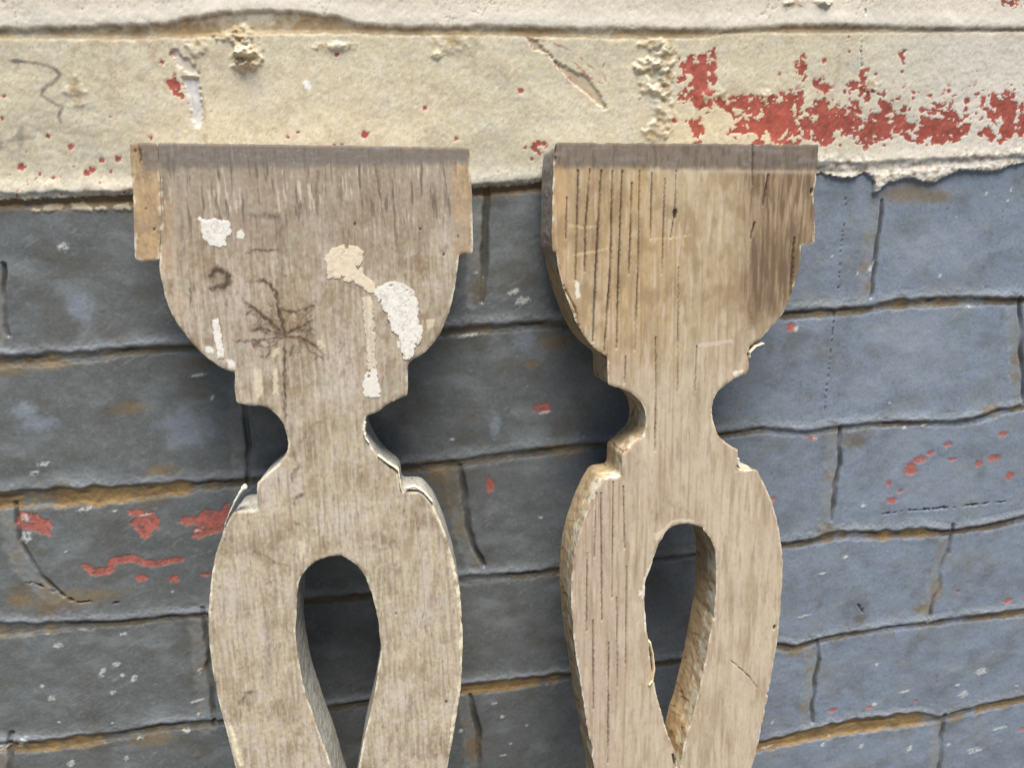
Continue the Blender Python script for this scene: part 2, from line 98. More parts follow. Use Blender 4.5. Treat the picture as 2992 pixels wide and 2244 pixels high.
[33.26,-77.68]]],["strip",[[24.23,-73.79],[28.68,-73.06],[29.68,-78.44],[29.43,-90.1],[29.08,-103.69],[29.43,-112.86],[30.56,-124.47],[22.48,-124.06],[22.0,-117.11],[24.68,-109.88],[25.17,-94.43],[24.51,-83.61]]],
["white",[[-48.48,-82.06],[-45.86,-81.29],[-44.61,-86.18],[-44.81,-93.24],[-44.25,-101.27],[-47.24,-101.14],[-47.87,-94.0],[-48.58,-87.78]]]],"flat":[["w",[[-33.37,-40.29],[-31.17,-39.08],[-29.33,-42.1],
[-30.69,-43.34],[-33.17,-42.84]]],["w",[[40.23,-96.44],[42.04,-96.06],[42.61,-98.81],[40.53,-99.18]]],["w",[[-53.08,-95.1],[-49.48,-94.81],[-49.31,-98.55],[-52.67,-98.05]]],["y",[[-30.99,-107.27],[-27.11,-107.45],
[-27.64,-119.21],[-30.18,-123.64],[-31.54,-119.01]]],["y",[[-21.48,-107.72],[-19.74,-107.8],[-19.91,-120.97],[-22.49,-120.38]]],["y",[[1.36,-94.32],[3.17,-93.5],[4.64,-97.62],[1.92,-98.85]]],["y",[[-21.09,-97.39],
[-17.6,-97.09],[-17.88,-100.67],[-20.98,-101.43]]],["y",[[-15.88,-198.82],[-12.68,-198.44],[-12.85,-203.93],[-16.08,-209.2]]],["y",[[19.35,-231.99],[21.37,-231.53],[21.87,-242.99],[20.26,-242.22]]],["y",[[-59.96,-297.14],
[-58.01,-301.28],[-55.93,-310.74],[-53.48,-322.99],[-56.96,-322.59],[-59.04,-313.04]]],["w",[[-43.4,-101.31],[-39.28,-103.29],[-40.02,-106.84],[-42.98,-106.26]]],["y",[[55.17,-85.26],[59.62,-86.34],[58.53,-90.38],
[55.78,-91.18]]]],"ylines":[[[[61.78,-209.59],[64.15,-223.63],[65.41,-236.48],[66.32,-249.43],[65.13,-275.48],[63.08,-292.58],[59.58,-308.38],[56.6,-328.53],[54.39,-342.1]],1.6],[[[48.63,-176.58],[53.56,-183.01],
[57.75,-193.75],[61.35,-205.8]],1.0],[[[-20.22,-264.79],[-18.17,-276.62],[-16.69,-288.51],[-14.11,-301.97],[-10.49,-318.39],[-7.84,-332.22]],1.3],[[[21.91,-268.77],[19.28,-278.97],[16.45,-290.55],[13.26,-303.52],
[9.21,-320.56]],0.9],[[[-58.93,-298.56],[-57.08,-310.61],[-55.8,-322.72]],1.4],[[[-52.81,-185.27],[-57.62,-201.75],[-61.49,-219.71],[-63.4,-238.09]],0.5]],"dark":[[[[-47.36,-60.81],[-43.66,-57.06],[-39.74,-60.2],
[-38.79,-63.69],[-41.12,-66.21],[-47.92,-66.84]],3.2,0.9],[[[-29.63,-50.63],[-25.28,-49.05],[-14.31,-49.8]],1.3,0.8],[[[-25.57,-32.45],[-13.87,-33.41],[-12.4,-36.16]],3.0,0.45],[[[-12.88,-37.0],[-13.98,-45.51]],
2.2,0.35],[[[-14.55,-91.41],[-16.48,-110.67],[-17.43,-134.35]],1.7,0.5],[[[-14.52,-90.97],[-16.28,-80.24],[-17.23,-70.53],[-19.8,-65.2],[-23.91,-63.33]],1.6,0.6],[[[-14.52,-90.97],[-21.28,-83.58],[-27.66,-77.6],
[-31.65,-74.39]],1.8,0.6],[[[-14.95,-90.95],[-25.85,-86.94],[-30.28,-88.53]],1.5,0.5],[[[-15.02,-91.84],[-27.22,-93.1],[-38.39,-93.07]],1.4,0.45],[[[-22.57,-88.85],[-28.23,-94.84],[-30.06,-96.1]],1.3,0.4],
[[[-27.66,-77.6],[-32.1,-79.63]],1.3,0.4],[[[-14.12,-91.43],[-7.22,-92.17],[0.27,-97.42]],1.4,0.5],[[[-14.45,-90.08],[-10.42,-88.46],[-0.55,-84.41]],1.5,0.5],[[[-16.07,-77.6],[-9.78,-80.05],[0.85,-76.92]],
1.5,0.45],[[[-8.76,-89.42],[-0.0,-88.89]],1.2,0.4],[[[-21.43,-64.28],[-30.77,-63.96]],1.2,0.3],[[[-14.99,-80.29],[-14.61,-86.51]],1.4,0.4],[[[-11.03,-96.48],[-13.17,-101.78]],1.5,0.4],[[[-11.48,-35.34],
[-13.82,-48.95],[-13.62,-62.8]],2.5,0.3],[[[-12.3,-158.3],[-15.9,-161.62],[-16.81,-166.29]],2,0.5],[[[-10.56,-172.65],[-16.37,-175.25],[-17.15,-178.19]],2,0.5],[[[-17.31,-187.8],[-14.62,-189.44]],2,0.6],
[[[-38.67,-201.97],[-32.22,-205.51],[-28.02,-209.51],[-21.92,-211.21]],0.9,0.5],[[[-34.65,-235.59],[-35.5,-253.16],[-37.92,-275.98]],4.5,0.3],[[[-30.66,-228.44],[-33.29,-247.03]],3,0.2],[[[-52.65,-286.17],
[-48.72,-280.73],[-45.23,-280.43]],2.6,0.5],[[[-49.35,-281.31],[-48.39,-290.51]],2.2,0.4],[[[25.57,-205.6],[23.39,-232.96]],1.6,0.35],[[[-34.58,-220.68],[-29.83,-217.97]],1.2,0.4],[[[37.43,-292.67],[34.93,-305.79]],
4,0.25],[[[-17.2,-279.32],[-16.69,-288.51]],3,0.5],[[[-14.33,-133.69],[-16.84,-152.15]],3,0.2],[[[-58.21,-220.6],[-57.05,-220.08]],1,0.5],[[[7.11,-12.96],[5.49,-23.87],[5.31,-32.35]],2,0.4],[[[-65.05,-13.28],
[-64.5,-24.02]],3,0.35],[[[-73.68,0.7],[-74.05,-6.59]],1.4,0.9],[[[-56.79,-63.08],[-58.2,-77.75]],0.7,0.6],[[[17.12,-15.67],[17.08,-29.22]],2,0.3],[[[-65.92,-62.77],[-66.52,-68.77]],4,0.4],[[[-56.12,-64.83],
[-55.95,-67.42]],3,0.35]],"spots":[[-74.08,-28.36,1.0],[-71.25,-38.02,0.9],[54.65,-41.34,1.0],[73.1,-45.33,1.0],[22.98,-37.92,1.2],[18.65,-51.46,0.8],[65.59,-53.91,1.2],[-75.94,-1.69,1.2],[56.15,-296.57,1.5],
[31.7,-242.57,1.0]],"band":-10.16},"Rp":{"patches":[],"cracks":[[[[-57.35,-13.94],[-58.06,-42.26],[-58.89,-69.63]],0.55],[[[-51.4,-13.91],[-53.46,-42.28],[-53.93,-65.45]],0.5],[[[-45.41,-14.38],[-47.84,-63.41],
[-49.3,-102.28]],0.6],[[[-39.39,-14.35],[-40.04,-63.52],[-43.04,-107.98]],0.6],[[[-34.12,-14.32],[-35.56,-63.59],[-36.23,-105.98]],0.55],[[[-28.85,-20.48],[-29.51,-53.0],[-29.89,-66.88]],0.5],[[[-24.83,-14.26],
[-24.85,-63.74],[-26.13,-107.41]],0.4],[[[-18.14,-15.26],[-18.31,-48.84]],0.4],[[[-11.02,-18.34],[-11.69,-67.16]],0.35],[[[-63.29,-27.77],[-63.84,-48.48]],0.35],[[[-4.93,-14.14],[-5.22,-35.12],[-7.19,-48.4]],
0.35],[[[-14.47,-101.1],[-13.67,-130.35],[-13.73,-163.75]],0.4],[[[-2.58,-64.05],[-1.29,-130.85]],0.25],[[[9.05,-106.28],[8.58,-131.26]],0.25],[[[36.93,-0.22],[37.81,-21.32]],0.4],[[[63.09,-48.95],[62.82,-67.2],
[61.83,-81.18]],0.8],[[[-31.03,-110.59],[-31.42,-125.12]],0.3],[[[-56.04,-100.98],[-58.87,-84.63],[-65.5,-71.64]],0.3],[[[-69.15,-1.42],[-69.38,-10.48]],0.5],[[[46.37,-15.96],[44.14,-32.01]],0.5],[[[39.79,-40.63],
[37.79,-49.29]],0.6],[[[-44.28,-185.71],[-43.65,-220.59],[-43.09,-260.46]],0.4],[[[-37.35,-179.79],[-37.33,-247.56]],0.3],[[[-31.58,-182.69],[-30.23,-219.01]],0.4],[[[-51.72,-219.96],[-52.17,-266.33]],
0.35],[[[-48.31,-259.97],[-47.74,-314.94]],0.4],[[[-39.05,-274.41],[-38.79,-350.16]],0.4],[[[-46.82,-184.28],[-47.87,-222.87]],0.25],[[[-13.82,-135.88],[-13.72,-160.89]],0.35],[[[35.28,-293.11],[46.97,-304.33],
[53.01,-312.91]],0.12],[[[-34.72,-247.79],[-33.47,-302.58]],0.2],[[[-29.06,-229.64],[-28.96,-289.18]],0.2],[[[0.71,-349.47],[3.01,-358.41]],0.8],[[[6.3,-350.19],[6.52,-358.87]],0.5]],"dark":[[[[47.29,-49.37],
[48.59,-64.77],[46.57,-87.03]],20,0.5],[[[40.16,-49.31],[41.52,-95.93]],7,0.55],[[[54.67,-53.82],[56.74,-71.56]],12,0.4],[[[39.88,-14.94],[40.33,-25.58]],4,0.5],[[[56.45,-16.98],[54.82,-32.02]],6,0.35],
[[[69.5,-15.84],[69.18,-32.04]],6,0.5],[[[64.83,-40.74],[64.09,-49.5]],5,0.5],[[[46.02,-21.29],[43.2,-37.4]],5,0.4],[[[26.33,-57.9],[27.83,-66.67]],5,0.2],[[[-53.44,-48.56],[-53.36,-69.72]],14,0.25],[[[-43.69,-24.65],
[-44.64,-44.43]],14,0.2],[[[-6.95,-188.1],[-4.19,-194.76],[6.5,-200.7]],2,0.3],[[[-13.14,-204.57],[-10.63,-199.53]],2,0.3]],"ylines":[[[[-8.97,-216.68],[-12.5,-224.61],[-15.25,-232.76],[-17.63,-239.91],
[-18.38,-249.92],[-17.4,-260.84],[-16.7,-270.46]],1.3],[[[-17.6,-249.31],[-16.97,-262.92],[-15.84,-273.97]],1.3],[[[-10.54,-305.13],[-8.03,-315.31],[-6.07,-324.08]],0.9],[[[-63.29,-41.4],[-54.56,-42.8],
[-45.76,-42.12]],1.2],[[[-60.01,-56.9],[-50.1,-55.43],[-40.69,-53.42]],1.4],[[[-17.74,-49.06],[-5.25,-48.41],[3.89,-46.88]],1.0],[[[-4.09,-48.96],[-2.58,-64.05],[-2.62,-85.91]],0.6],[[[-0.65,-48.98],[0.61,-53.29]],
1.2]],"flat":[["w",[[-58.89,-69.84],[-56.68,-70.73],[-56.1,-78.77],[-58.65,-79.25]]],["y",[[-3.96,-204.69],[2.61,-203.71],[9.27,-204.83],[12.0,-207.4],[4.01,-206.83],[-2.57,-207.94],[-7.1,-211.55],[-9.65,-215.31],
[-12.68,-215.09],[-13.01,-211.78],[-7.82,-208.87]]],["w",[[-11.79,-220.43],[-10.73,-220.78],[-15.21,-234.76],[-17.49,-239.92],[-18.21,-251.96],[-19.71,-249.8],[-18.86,-237.13],[-14.67,-228.15]]],["w",[[-21.64,-244.25],
[-18.99,-245.15],[-20.0,-247.75],[-21.59,-247.61]]],["w",[[-18.83,-254.6],[-17.46,-257.44],[-16.18,-269.83],[-17.92,-269.66]]],["w",[[-60.0,-213.48],[-57.85,-212.35],[-58.34,-219.44],[-60.63,-219.91]]],
["w",[[-62.4,-251.3],[-60.6,-250.14],[-60.6,-256.13],[-61.88,-256.01]]],["w",[[30.45,-121.2],[35.86,-120.25],[36.58,-123.15],[31.17,-124.33]]],["w",[[-61.24,-258.75],[-60.21,-258.17],[-55.34,-293.26],[-52.64,-317.17],
[-53.96,-317.01],[-57.31,-293.04]]],["p",[[9.01,-104.93],[17.29,-104.5],[29.17,-102.93],[29.84,-104.65],[17.36,-106.76],[9.65,-106.52]]],["w",[[-21.13,-154.21],[-19.33,-148.05],[-18.65,-150.58],[-19.84,-155.53]]]],
"spots":[[-5.2,-35.86,1.7],[71.77,-24.45,1.0],[61.95,-274.87,1.0]],"band":-12.7},"Lcurl":[[[21.98,-137.08],[21.03,-141.47],[21.68,-145.62],[23.23,-148.06]],[[27.36,-155.05],[31.7,-158.89],[37.19,-163.17],
[37.87,-169.82],[38.3,-174.68]],[[40.68,-173.39],[45.34,-172.73],[49.82,-176.05],[54.2,-181.83]],[[-40.23,-167.73],[-42.41,-169.95],[-45.83,-175.05],[-48.87,-180.78],[-51.87,-187.13]]],"Rcurl":[[[48.03,-106.11],
[43.23,-107.56],[40.08,-110.66],[39.86,-114.08]],[[35.48,-170.6],[35.34,-173.83],[36.37,-176.23]],[[-14.73,-276.15],[-12.71,-283.95],[-11.71,-293.78],[-12.66,-300.68],[-14.65,-303.27]]],"ext":{"camera":{"loc":[0.0,-0.43136,-0.06713],
"r":[0.9850766,-0.1699409,-0.0272802],"u":[0.0730531,0.2693069,0.9602797],"w":[0.1558441,0.9479419,-0.2777027]}}}''')
Z0 = DATA['Z0']
S = bpy.context.scene

# ---------------------------------------------------------------- camera
cd = bpy.data.cameras.new('camera'); cam = bpy.data.objects.new('camera', cd); S.collection.objects.link(cam)
cr = DATA['ext']['camera']
r, u, w = (Vector(cr[k]) for k in 'ruw')
m = Matrix.Identity(4)
for i in range(3):
    m[i][0] = r[i]; m[i][1] = u[i]; m[i][2] = -w[i]; m[i][3] = cr['loc'][i]
m[2][3] += Z0
cam.matrix_world = m
cd.sensor_width = 36; cd.lens = 2250 / 2992 * 36
cd.clip_start = 0.01; cd.clip_end = 100
cd.dof.use_dof = True; cd.dof.focus_distance = 0.415; cd.dof.aperture_fstop = 10
S.camera = cam

# ---------------------------------------------------------------- light
SUN_EL, SUN_AZ = math.radians(73), math.radians(12)      # azimuth measured from straight out of the wall towards the right
wd = bpy.data.worlds.new('World'); S.world = wd; wd.use_nodes = True
nt = wd.node_tree; bg = nt.nodes['Background']
sky = nt.nodes.new('ShaderNodeTexSky'); sky.sky_type = 'NISHITA'; sky.sun_disc = False
sky.sun_elevation = SUN_EL; sky.sun_rotation = math.radians(180) - SUN_AZ
sky.dust_density = 1.0; sky.air_density = 1.0; sky.ozone_density = 1.0
nt.links.new(sky.outputs[0], bg.inputs[0]); bg.inputs[1].default_value = 0.05
sd = bpy.data.lights.new('sun', 'SUN'); sd.energy = 5.0; sd.angle = math.radians(38); sd.color = (1.0, 0.95, 0.88)
sun = bpy.data.objects.new('sun', sd); S.collection.objects.link(sun)
dirv = Vector((math.sin(SUN_AZ) * math.cos(SUN_EL), -math.cos(SUN_AZ) * math.cos(SUN_EL), math.sin(SUN_EL)))
sun.rotation_euler = dirv.to_track_quat('Z', 'Y').to_euler(); sun.location = (1, -3, 4)
S.view_settings.view_transform = 'Standard'; S.view_settings.look = 'None'
S.view_settings.exposure = 0.78; S.view_settings.gamma = 1; S.view_settings.use_curve_mapping = False

# ---------------------------------------------------------------- noise and drawing helpers (numpy)
def _hash(ix, iy, seed):
    h = (ix.astype(np.uint32) * np.uint32(374761393)) ^ (iy.astype(np.uint32) * np.uint32(668265263)) ^ np.uint32((seed * 2246822519 + 97) & 0xffffffff)
    h = (h ^ (h >> np.uint32(13))) * np.uint32(1274126177)
    return h ^ (h >> np.uint32(16))
def noise(x, y, seed=0):
    x = np.asarray(x, np.float32); y = np.asarray(y, np.float32)
    fx = np.floor(x); fy = np.floor(y)
    ix = fx.astype(np.int64) & 0xffffffff; iy = fy.astype(np.int64) & 0xffffffff
    dx = x - fx; dy = y - fy
    def g(ox, oy):
        h = _hash((ix + ox) & 0xffffffff, (iy + oy) & 0xffffffff, seed)
        a = h.astype(np.float32) * np.float32(2 * math.pi / 4294967296.0)
        return np.cos(a) * (dx - ox) + np.sin(a) * (dy - oy)
    sx = dx * dx * dx * (dx * (dx * 6 - 15) + 10); sy = dy * dy * dy * (dy * (dy * 6 - 15) + 10)
    a = g(0, 0); b = g(1, 0); c = g(0, 1); d = g(1, 1)
    return ((a + (b - a) * sx) * (1 - sy) + (c + (d - c) * sx) * sy) * 1.5      # about -1..1
def fbm(x, y, seed=0, o=4, gain=0.5):
    t = 0; a = 1; n = 0
    for i in range(o):
        t = t + a * noise(x * 2 ** i, y * 2 ** i, seed + 31 * i); n += a; a *= gain
    return t / n * 1.25
def sm(a, b, x):
    t = np.clip((x - a) / (b - a), 0, 1); return t * t * (3 - 2 * t)
def box(X, Y, pts, pad):
    p = np.asarray(pts, float)
    return (X >= p[:, 0].min() - pad) & (X <= p[:, 0].max() + pad) & (Y >= p[:, 1].min() - pad) & (Y <= p[:, 1].max() + pad)
def segdist(x, y, pts):
    p = np.asarray(pts, float)[:, :2]; d = np.full(x.shape, 1e9); tt = np.zeros(x.shape); n = len(p) - 1
    for i in range(n):
        a = p[i]; b = p[i + 1]; ab = b - a; l = max(ab @ ab, 1e-9)
        t = np.clip(((x - a[0]) * ab[0] + (y - a[1]) * ab[1]) / l, 0, 1)
        q = np.hypot(x - a[0] - t * ab[0], y - a[1] - t * ab[1]); m_ = q < d
        d = np.where(m_, q, d); tt = np.where(m_, (i + t) / n, tt)
    return d, tt
def polysdf(x, y, pts):
    p = np.asarray(pts, float)[:, :2]; n = len(p); d2 = np.full(x.shape, 1e18); ins = np.zeros(x.shape, bool)
    for i in range(n):
        a = p[i]; b = p[(i + 1) % n]; e = b - a; l = max(e @ e, 1e-9)
        wx = x - a[0]; wy = y - a[1]; t = np.clip((wx * e[0] + wy * e[1]) / l, 0, 1)
        d2 = np.minimum(d2, (wx - t * e[0]) ** 2 + (wy - t * e[1]) ** 2)
        if a[1] != b[1]:
            c = ((a[1] > y) != (b[1] > y)) & (x < (b[0] - a[0]) * (y - a[1]) / (b[1] - a[1]) + a[0]); ins ^= c
    return np.sqrt(d2) * np.where(ins, 1, -1)
def stroke(X, Y, pts, half, soft=0.5, taper=0.0, jit=0.0, seed=1, jsc=2.2):
    out = np.zeros(X.shape, np.float32); m_ = box(X, Y, pts, half * 2 + soft * 2 + jit * 2 + 1)
    if not m_.any(): return out
    x = X[m_]; y = Y[m_]
    if jit: jx = jit * fbm(x / jsc, y / jsc, seed, 2); jy = jit * fbm(x / jsc, y / jsc, seed + 5, 2); x = x + jx; y = y + jy
    d, t = segdist(x, y, pts); hw = half * (1 - taper * np.abs(2 * t - 1) ** 2)
    out[m_] = 1 - sm(-soft, soft, d - hw); return out
def patch(X, Y, pts, soft=0.4, jit=0.8, sc=2.5, seed=1):
    out = np.zeros(X.shape, np.float32); m_ = box(X, Y, pts, 3 + jit * 2)
    if not m_.any(): return out
    x = X[m_]; y = Y[m_]
    s = polysdf(x, y, pts) + jit * fbm(x / sc, y / sc, seed, 3) * 1.4
    out[m_] = sm(-soft, soft, s); return out
def blob(X, Y, cx, cy, a, b, soft=0.35, jit=0.35, seed=1, rot=0.0):
    out = np.zeros(X.shape, np.float32); R_ = max(a, b) * 2.2 + 1
    m_ = (np.abs(X - cx) < R_) & (np.abs(Y - cy) < R_)
    if not m_.any(): return out
    x = X[m_] - cx; y = Y[m_] - cy; c, s_ = math.cos(rot), math.sin(rot); sc = max(min(a, b) * 0.9, 0.8)
    q = np.hypot((x * c + y * s_) / a, (-x * s_ + y * c) / b) + jit * fbm(X[m_] / sc, Y[m_] / sc, seed, 3)
    out[m_] = 1 - sm(1 - soft, 1 + soft, q); return out
def mix(C, msk, col):
    col = np.asarray(col, np.float32); C += (col - C) * np.clip(msk, 0, 1)[..., None]

# ---------------------------------------------------------------- mesh helpers
def set_mesh(name, co, faces4, col=None, rough=None, smooth=True, tris=None):
    me = bpy.data.meshes.new(name); nv = len(co)
    me.vertices.add(nv); me.vertices.foreach_set('co', np.ascontiguousarray(co, np.float32).ravel())
    nf = len(faces4)
    me.loops.add(nf * 4); me.loops.foreach_set('vertex_index', np.ascontiguousarray(faces4, np.int32).ravel())
    me.polygons.add(nf); me.polygons.foreach_set('loop_start', np.arange(0, nf * 4, 4, dtype=np.int32))
    me.update(calc_edges=True); me.validate()
    if smooth: me.polygons.foreach_set('use_smooth', np.ones(len(me.polygons), bool))
    if col is not None:
        a = me.attributes.new('Col', 'FLOAT_COLOR', 'POINT'); c4 = np.ones((nv, 4), np.float32); c4[:, :3] = col; a.data.foreach_set('color', c4.ravel())
    if rough is not None:
        a = me.attributes.new('Rough', 'FLOAT', 'POINT'); a.data.foreach_set('value', np.ascontiguousarray(rough, np.float32))
    return me
def link(name, me, mat, parent=None):
    o = bpy.data.objects.new(name, me); S.collection.objects.link(o)
    if mat: me.materials.append(mat)
    if parent: o.parent = parent
    return o
def empty(name, label, cat, group=None):
    o = bpy.data.objects.new(name, None); S.collection.objects.link(o); o.empty_display_size = 0.05
    o['label'] = label; o['category'] = cat
    if group: o['group'] = group
    return o
def surface(name, scale, detail_amt, bump, stretch=(1, 1, 1), spec=0.4, bump_scale=None):
    """painted colour of the thing itself, broken up by fine noise, with a fine bump"""
    mt = bpy.data.materials.new(name); mt.use_nodes = True; n = mt.node_tree.nodes; l = mt.node_tree.links
    b = n['Principled BSDF']; b.inputs['Specular IOR Level'].default_value = spec
    at = n.new('ShaderNodeAttribute'); at.attribute_name = 'Col'
    ar = n.new('ShaderNodeAttribute'); ar.attribute_name = 'Rough'
    tc = n.new('ShaderNodeTexCoord'); mp = n.new('ShaderNodeMapping'); mp.inputs['Scale'].default_value = stretch
    l.new(tc.outputs['Object'], mp.inputs['Vector'])
    no = n.new('ShaderNodeTexNoise'); no.inputs['Scale'].default_value = scale; no.inputs['Detail'].default_value = 5; no.inputs['Roughness'].default_value = 0.65
    l.new(mp.outputs[0], no.inputs['Vector'])
    mr = n.new('ShaderNodeMapRange'); mr.inputs['From Min'].default_value = 0.25; mr.inputs['From Max'].default_value = 0.75
    mr.inputs['To Min'].default_value = 1 - detail_amt; mr.inputs['To Max'].default_value = 1 + detail_amt
    l.new(no.outputs['Fac'], mr.inputs['Value'])
    vm = n.new('ShaderNodeVectorMath'); vm.operation = 'SCALE'
    l.new(at.outputs['Color'], vm.inputs[0]); l.new(mr.outputs[0], vm.inputs['Scale']); l.new(vm.outputs[0], b.inputs['Base Color'])
    l.new(ar.outputs['Fac'], b.inputs['Roughness'])
    nb = n.new('ShaderNodeTexNoise'); nb.inputs['Scale'].default_value = bump_scale or scale * 1.3; nb.inputs['Detail'].default_value = 4
    l.new(mp.outputs[0], nb.inputs['Vector'])
    bp = n.new('ShaderNodeBump'); bp.inputs['Strength'].default_value = bump; bp.inputs['Distance'].default_value = 0.0006
    l.new(nb.outputs['Fac'], bp.inputs['Height']); l.new(bp.outputs[0], b.inputs['Normal'])
    return mt
def plain(name, col, rough=0.9):
    mt = bpy.data.materials.new(name); mt.use_nodes = True; n = mt.node_tree.nodes; l = mt.node_tree.links; b = n['Principled BSDF']
    no = n.new('ShaderNodeTexNoise'); no.inputs['Scale'].default_value = 30; no.inputs['Detail'].default_value = 6
    rp = n.new('ShaderNodeValToRGB'); rp.color_ramp.elements[0].color = [c * .7 for c in col] + [1]; rp.color_ramp.elements[1].color = [c * 1.25 for c in col] + [1]
    rp.color_ramp.elements[0].position = .3; rp.color_ramp.elements[1].position = .7
    l.new(no.outputs['Fac'], rp.inputs[0]); l.new(rp.outputs[0], b.inputs['Base Color']); b.inputs['Roughness'].default_value = rough
    return mt

# ---------------------------------------------------------------- ground
def slab(name, x0, x1, y0, y1, z0, z1, mat, parent=None):
    v = [(x, y, z) for x in (x0, x1) for y in (y0, y1) for z in (z0, z1)]
    f = [(0, 1, 3, 2), (4, 6, 7, 5), (0, 4, 5, 1), (2, 3, 7, 6), (0, 2, 6, 4), (1, 5, 7, 3)]
    me = bpy.data.meshes.new(name); me.from_pydata(v, [], f); me.update(); return link(name, me, mat, parent)
g = slab('ground', -8, 8, -8, 8, -0.2, 0, plain('concrete', (0.055, 0.052, 0.048)))
g['kind'] = 'structure'

# ---------------------------------------------------------------- the wall
def axis(a0, a1, lo, hi, h, grow=1.08, mx=13):
    mid = np.arange(a0, a1 + h, h); L_ = [a0]; s = h
    while L_[-1] > lo: s = min(s * grow, mx); L_.append(max(L_[-1] - s, lo))
    R_ = [mid[-1]]; s = h
    while R_[-1] < hi: s = min(s * grow, mx); R_.append(min(R_[-1] + s, hi))
    return np.concatenate([L_[:0:-1], mid, R_[1:]])
xs = axis(-275, 500, -1400, 1800, 0.66); zs = axis(-562, 26, -Z0 * 1000 - 5, 800, 0.62)
X, Z = np.meshgrid(xs, zs); X = X.astype(np.float32); Z = Z.astype(np.float32); shp = X.shape
J = {k: np.array(v) for k, v in enumerate(DATA['J'])}
def joint(k):
    if k in J:
        p = J[k]; return np.interp(xs, p[:, 0], p[:, 1]), np.interp(xs, p[:, 0], p[:, 2]) * 0.52
    return -80.0 * k - 1 + 1.2 * noise(xs / 60, xs * 0 + k * 7.3, 9), 3.5 + 1.5 * noise(xs / 45, xs * 0 + k * 3.1, 19)
ze = np.interp(X[0], [p[0] for p in DATA['edge']], [p[1] for p in DATA['edge']])[None, :] + 0.0 * X
n40 = fbm(X / 42, Z / 42, 3, 3); n14 = fbm(X / 14, Z / 14, 4, 3); n5 = fbm(X / 5, Z / 5, 5, 3); n18 = fbm(X / 1.9, Z / 1.9, 6, 2)
nstk = fbm((X + Z) / 9, (X - Z) / 2.2, 8, 3)                       # brush marks running down to the right
ze = ze + 1.0 * n5 + 0.5 * n18
cream = sm(-0.25, 0.25, Z - ze)
Hh = 0.6 * n40 + 0.17 * n14 + 0.055 * n5 + 0.02 * n18 + 0.02 * nstk
# base colours
C = np.empty(shp + (3,), np.float32)
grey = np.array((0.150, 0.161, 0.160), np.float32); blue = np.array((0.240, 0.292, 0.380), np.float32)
C[:] = grey * 0.92
mix(C, sm(40, 300, X) * (0.80 - 0.4 * sm(480, 800, X)) * sm(-1.0, 0.3, n40 + 0.4), blue)  # brighter, bluer light on the open right side, put into the paint colour
mix(C, sm(0.0, 0.9, n40 + 0.5 * n14) * 0.5, (0.115, 0.12, 0.12))
mix(C, sm(0.15, 0.8, fbm(X / 24, Z / 24, 13, 4)) * 0.45, (0.215, 0.23, 0.235))
mix(C, sm(0.3, 0.8, fbm(X / 10, Z / 16, 14, 4)) * 0.5, (0.15, 0.135, 0.105))
mix(C, sm(0.15, 0.7, fbm(X / 3.0, Z / 3.0, 15, 4)) * 0.4, (0.225, 0.24, 0.245)); mix(C, sm(0.15, 0.7, fbm(X / 2.6, Z / 2.6, 11, 4)) * 0.4, (0.10, 0.10, 0.098))
mix(C, sm(0.1, 0.6, fbm(X / 7.0, Z / 6.0, 12, 4)) * 0.3, (0.20, 0.215, 0.225))
mix(C, sm(0.05, 0.6, fbm(X / 34, Z / 18, 16, 4)) * 0.6, (0.225, 0.245, 0.255))
mix(C, sm(0.05, 0.6, fbm(X / 30, Z / 20, 17, 4)) * (0.62 - 0.37 * sm(80, 300, X)), (0.108, 0.102, 0.088))
mix(C, sm(0.25, 0.6, fbm((X + Z * .6) / 12, (X * .6 - Z) / 2.6, 18, 3)) * sm(-0.1, 0.4, n40) * 0.35, (0.27, 0.29, 0.30))
mix(C, sm(0.55, 0.8, noise(X / 2.2, Z / 2.2, 19)) * sm(0.0, 0.5, fbm(X / 18, Z / 18, 20, 2)) * 0.5, (0.08, 0.075, 0.07))
for i, (x, z, a, b) in enumerate(DATA['blue']):
    mix(C, blob(X, Z, x, z, a, b, 0.55, 0.55, 300 + i) * 0.55, (0.275, 0.315, 0.375))
Rr = 0.36 + 0.12 * n14 + 0.06 * n5
# vertical joints
def vjoint(pts, wpx):
    p0, p1, q0, q1 = (np.array(pts[i], float) for i in (0, 1, -1, -2))
    pts = [list(p0 + (p0 - p1) / np.linalg.norm(p0 - p1) * 5)] + pts + [list(q0 + (q0 - q1) / np.linalg.norm(q0 - q1) * 5)]
    hw = wpx * 0.27 * 0.75
    m1 = stroke(X, Z, pts, hw * 1.75, 0.9, 0.35, 1.5, int(pts[0][0]) % 97, 16.0)
    m1 = m1 * np.clip(0.85 + 0.8 * noise(X / 12 + pts[0][0], Z / 20, 41), 0.15, 1)
    pl = [[p[0] - 5.5, p[1]] for p in pts]
    m2 = stroke(X, Z, pl, 4.0, 1.8, 0.1, 1.6, 3, 6.0)
    return m1, m2
vm_ = np.zeros(shp, np.float32); vs_ = np.zeros(shp, np.float32)
far = []
for k in range(1, 10):                                              # the bond carries on to either side and below
    for n in range(-8, 10):
        x_ = n * 232.0 + (k % 2) * 116 + 30
        if -285 < x_ < 520 and k < 7: continue
        far.append([[[x_ + 1.5, -80 * k - 5], [x_, -80 * k - 40], [x_ - 1, -80 * k - 77]], 4])
for pts, wpx in DATA['V'] + far:
    a, b = vjoint(pts, wpx); vm_ = np.maximum(vm_, a); vs_ = np.maximum(vs_, b)
gcut = 1 - cream
Hh += -0.35 * vs_ * gcut - 1.9 * vm_ * (gcut + 0.15 * cream)
mix(C, vs_ * 0.6 * np.clip(0.9 + 0.8 * n5, 0, 1.3), (0.255, 0.265, 0.255))
